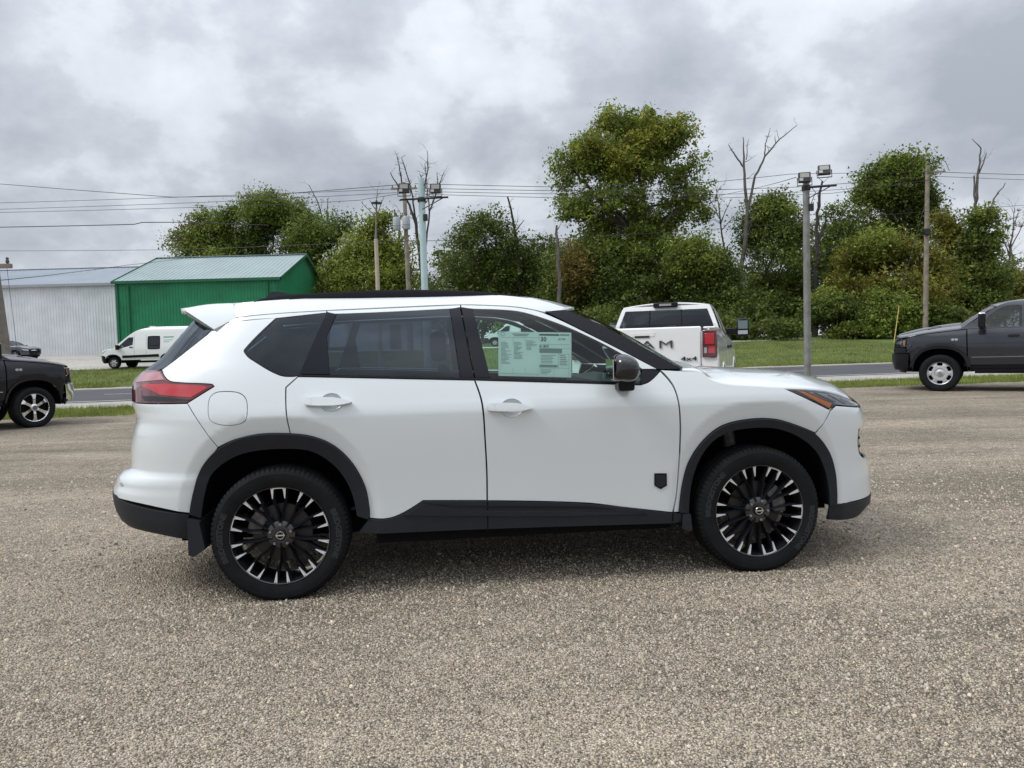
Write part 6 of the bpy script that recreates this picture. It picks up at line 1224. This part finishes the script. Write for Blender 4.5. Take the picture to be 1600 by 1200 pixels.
# ---- high-roofed delivery van
VNB = pchip([.35, .5, .8, 1.1, 1.3, 1.6, 2.0, 2.3, 2.42, 2.5], [.92, .97, 1.0, 1.0, .985, .95, .90, .85, .78, .6])
VNF = pchip([.3, .5, .8, 1.0, 1.12, 1.2], [.85, .95, .96, .92, .82, .6]); VNR = lambda z: -4.55+0*np.asarray(z, float)
def van(label, loc, rz, zs=1.0, kind=None):
    t = thing('delivery_van', label, 'van', loc, rz); t.scale = (1, 1, zs)
    B = Body(t, VNB, VNF, VNR, .30, -4.30, 3.0, 4.0); G = dict(grid=.12, step=.05, gap=.003)
    af, ar = arch(0, .36, .45, .40), arch(-3.30, .36, .45, .40)
    mw = M_pwhite
    wf = [(-.18, 1.17, 1), (-.28, 1.16), (-1.20, 1.40, 1), (-1.24, 1.86, 1), (-.98, 1.85), (-.80, 1.74, 1)]
    ws = [(-2.10, 1.18), (-2.14, 1.12), (-2.80, 1.12), (-2.84, 1.18), (-2.84, 1.84), (-2.80, 1.90), (-2.14, 1.90), (-2.10, 1.84)]
    for sg in (-1, 1):
        B.panel('body_side', [np.array([(.88, .78), (.86, 1.0), (.55, 1.12), (.05, 1.19), (-.35, 1.50), (-.75, 1.82), (-1.25, 2.17), (-1.7, 2.33), (-2.4, 2.41), (-4.4, 2.43), (-4.52, 2.2), (-4.53, .62), (-3.76, .62)]+ar[1:-1][::-1][::-1]+[(-2.84, .62), (-.46, .62)][:0]+[(-2.80, .60), (-.50, .60)]+[(p[0], p[1]) for p in af[1:-1][::-1]]+[(.52, .60), (.60, .72)]) if False else np.array([(.88, .78), (.86, 1.0), (.55, 1.12), (.05, 1.19), (-.35, 1.50), (-.75, 1.82), (-1.25, 2.17), (-1.7, 2.33), (-2.4, 2.41), (-4.4, 2.43), (-4.52, 2.2), (-4.53, .55), (-3.76, .50)]+[p for p in ar[1:-1][::-1]]+[(-2.84, .50), (-.46, .50)]+[p for p in af[1:-1][::-1]]+[(.46, .60), (.60, .74)]), wf, ws], mw, sides=(sg,), **G)
        B.panel('front_window', wf, M_gl_dark, sides=(sg,), off=-.01, **G)
        wd = B.panel('side_window', ws, M_gl_dark, sides=(sg,), off=-.005, **G)
        w_ = spline(ws); B.panel('window_frame', [w_, w_+(w_.mean(0)-w_)*.14], M_trim, parent=wd, sides=(sg,), off=.01, **G)
        B.panel('window_bar', [(-2.12, 1.36, 1), (-2.82, 1.36, 1), (-2.82, 1.32, 1), (-2.12, 1.32, 1)], M_trim, parent=wd, sides=(sg,), off=.012, grid=.1, step=.1)
        B.panel('side_moulding', [(-.56, .78, 1), (-2.76, .82, 1), (-2.76, .66, 1), (-.56, .63, 1)], M_trim, sides=(sg,), off=.02, **G)
        B.panel('side_moulding', [(-3.84, .82, 1), (-4.5, .84, 1), (-4.5, .66, 1), (-3.84, .66, 1)], M_trim, sides=(sg,), off=.02, **G)
        for cx in (0, -3.3):
            o_, i_ = np.array(arch(cx, .36, .50, .42)), np.array(arch(cx, .36, .44, .42)); B.panel('arch_moulding', np.concatenate([o_, i_[::-1]]), M_trim, sides=(sg,), off=.018, grid=.08, step=.05, gap=0)
            A = i_; n = len(A); V = [(x, sg*yy, z) for yy in (.96, .55) for x, z in A]+[(cx, sg*.55, .3)]; link('wheel_housing', fast_mesh('wheel_housing', np.array(V), [(k, k+1, n+k+1, n+k) for k in range(n-1)]+[(n+k, n+k+1, 2*n) for k in range(n-1)]), M_liner, t)
            simple_wheel(t, (cx, sg*.86, .345), 0 if sg < 0 else math.pi, .345, .235, .215, 'van')
        for x in (-1.30, -2.02): B.panel('door_seam', [(x, 2.0, 1), (x+.012, 2.0, 1), (x+.012, .86, 1), (x, .86, 1)], M_trim, sides=(sg,), off=.001, thick=.002, gap=0, grid=.3, step=.2)
        B.panel('handle', [(-1.0, 1.29), (-1.22, 1.29), (-1.22, 1.25), (-1.0, 1.25)], M_trim, sides=(sg,), off=.03, thick=.03)
        B.panel('headlight', [(.36, 1.13, 1), (.80, .98, 1), (.84, .86, 1), (.62, .90, 1)], M_lamp, sides=(sg,), off=.006, **G)
        MB().box(-.42, -.28, sg*1.12-.10, sg*1.12+.10, 1.12, 1.42).build('door_mirror', M_trim, t, bevel=.03)
        MB().box(-.40, -.32, min(sg*.90, sg*1.06), max(sg*.90, sg*1.06), 1.15, 1.22).build('mirror_arm', M_trim, t, smooth=False)
    B.panel('front_bumper', [(.47, .72, 1), (.62, .80), (99, .86, 1), (99, .34, 1), (.50, .32, 1)], M_trim, sides=(-1, 1), off=.01, **G)
    B.panel('grille', [(.85, .98, 1), (99, 1.0, 1), (99, .87, 1), (.87, .87, 1)], M_gblack, sides=(-1, 1), off=0, **G)
    B.across('hood', [(.10, 1.185), (.55, 1.115), (.86, 1.0)], mw, .06, p=3, bulge=.05, thick=.02)
    B.across('windscreen', [(-.78, 1.84), (-.35, 1.50), (.06, 1.20)], M_gl_dark, .02, bulge=.16, ins=.02)
    B.across('roof', [(-4.5, 2.38), (-2.4, 2.405), (-1.7, 2.325), (-1.25, 2.165), (-.78, 1.845)], mw, .09, p=3, bulge=lambda x: .10*max(0, x+1.8), thick=.03)
    MB().box(-4.56, -4.50, -.82, .82, .5, 2.38).build('rear_doors', mw, t, smooth=False); MB().box(-4.65, -4.5, -.95, .95, .42, .58).build('rear_bumper', M_trim, t, smooth=False)
    MB().box(-4.3, .5, -.6, .6, .32, .44).build('chassis', M_dark, t, smooth=False)
    if kind == 'lettered':
        for sg in (-1, 1):
            for k, (z, l, h) in enumerate(((1.86, .62, .07), (1.66, .55, .03), (1.55, .35, .03))):
                V2 = [(-3.05, z), (-3.05-l, z), (-3.05-l, z-h), (-3.05, z-h)]; decal(B, 'lettering', V2, [(0, 1, 2, 3)], mat('teal_lettering', (.18, .34, .33), rough=.6), .006, t, sg)
        MB().tube([(-1.9, 0, 2.48), (-1.9, 0, 2.53)], .18, n=12).build('roof_vent', M_pwhite, t)
    else:
        MB().box(-2.9, -2.1, -.4, .4, 2.46, 2.62).build('roof_vent', mw, t, bevel=.05); MB().box(-1.95, -1.5, -.45, .45, 2.40, 2.47).build('roof_hatch', M_trim, t, bevel=.02)
    return t
v1 = van('white high-roofed delivery van parked in front of the green building', (0, 0, 0), 0, kind='lettered', zs=.96)
x_, y_ = -23.0, 43.7; v1.location = (x_, y_, gh(x_, y_)+.01); v1.rotation_euler = (0, 0, R_(180-4))
v2 = van('white van on the far driveway, seen through the SUV front window', (0, 0, 0), 0, zs=.86)
x_, y_ = -1.25, 60.; v2.location = (x_, y_, gh(x_, y_)+.02); v2.rotation_euler = (0, 0, R_(180-2))
# ---- dark saloon by the white building
SDB = pchip([.25, .4, .7, .9, 1.0, 1.2, 1.40, 1.48], [.84, .89, .91, .90, .87, .76, .62, .4]); SDF = pchip([.25, .5, .7, .85, .95], [.82, .90, .90, .85, .7]); SDR = lambda z: -3.75+0*np.asarray(z, float)
sd_ = thing('sedan', 'dark blue-grey sedan parked against the white building', 'car', (-34.3, 52.0, gh(-34.3, 52.)+.01), R_(-6))
B = Body(sd_, SDB, SDF, SDR, .10, -3.2, 2.6, 3.0); G = dict(grid=.1, step=.05, gap=.003)
M_psed = mat('slate_blue_paint', (.05, .055, .068), rough=.25, metal=.3, coat=1)
wn = [(-.62, .98, 1), (-2.75, 1.02, 1), (-2.45, 1.32), (-1.6, 1.38), (-1.05, 1.28)]
for sg in (-1, 1):
    af, ar = arch(0, .33, .39, .36), arch(-2.75, .33, .39, .36)
    B.panel('body_side', np.array([(.80, .62), (.72, .78), (.30, .90), (-.45, .98), (-3.2, 1.03), (-3.7, .95), (-3.72, .40), (-3.16, .32)]+[p for p in ar[1:-1][::-1]]+[(-2.34, .30), (-.41, .30)]+[p for p in af[1:-1][::-1]]+[(.42, .34), (.80, .36)]), M_psed, sides=(sg,), **G)
    B.panel('side_window', wn, M_gl_dark, sides=(sg,), off=-.004, **G)
    w_ = spline(wn); B.panel('window_frame', [w_+(w_-w_.mean(0))*.07, w_], M_psed, sides=(sg,), **G)
    B.panel('headlight', [(.42, .80, 1), (.78, .72, 1), (.80, .62, 1), (.60, .66, 1)], M_lamp, sides=(sg,), off=.006, **G)
    for x in (0, -2.75): simple_wheel(sd_, (x, sg*.80, .325), 0 if sg < 0 else math.pi, .325, .22, .225, 'alloy')
    MB().box(-.75, -.58, sg*.98-.08, sg*.98+.08, .96, 1.08).build('door_mirror', M_psed, sd_, bevel=.03)
B.panel('front_bumper', [(.81, .64, 1), (99, .72, 1), (99, .30, 1), (.80, .30, 1)], M_gblack, sides=(-1, 1), **G)
B.across('hood', [(-.46, .985), (.30, .905), (.72, .785), (.80, .70)], M_psed, .05, bulge=.08, thick=.02)
B.across('windscreen', [(-1.10, 1.30), (-.62, .99)], M_gl_dark, .02, bulge=.25, ins=.02)
B.across('roof', [(-2.5, 1.34), (-1.7, 1.40), (-1.08, 1.31)], M_psed, .05, thick=.02)
B.across('rear_window', [(-3.1, 1.04), (-2.5, 1.33)], M_gl_dark, .02, bulge=-.15); B.across('boot_lid', [(-3.7, .96), (-3.08, 1.04)], M_psed, .03, thick=.02)
MB().box(-3.6, .7, -.55, .55, .22, .6).build('chassis', M_dark, sd_, smooth=False)
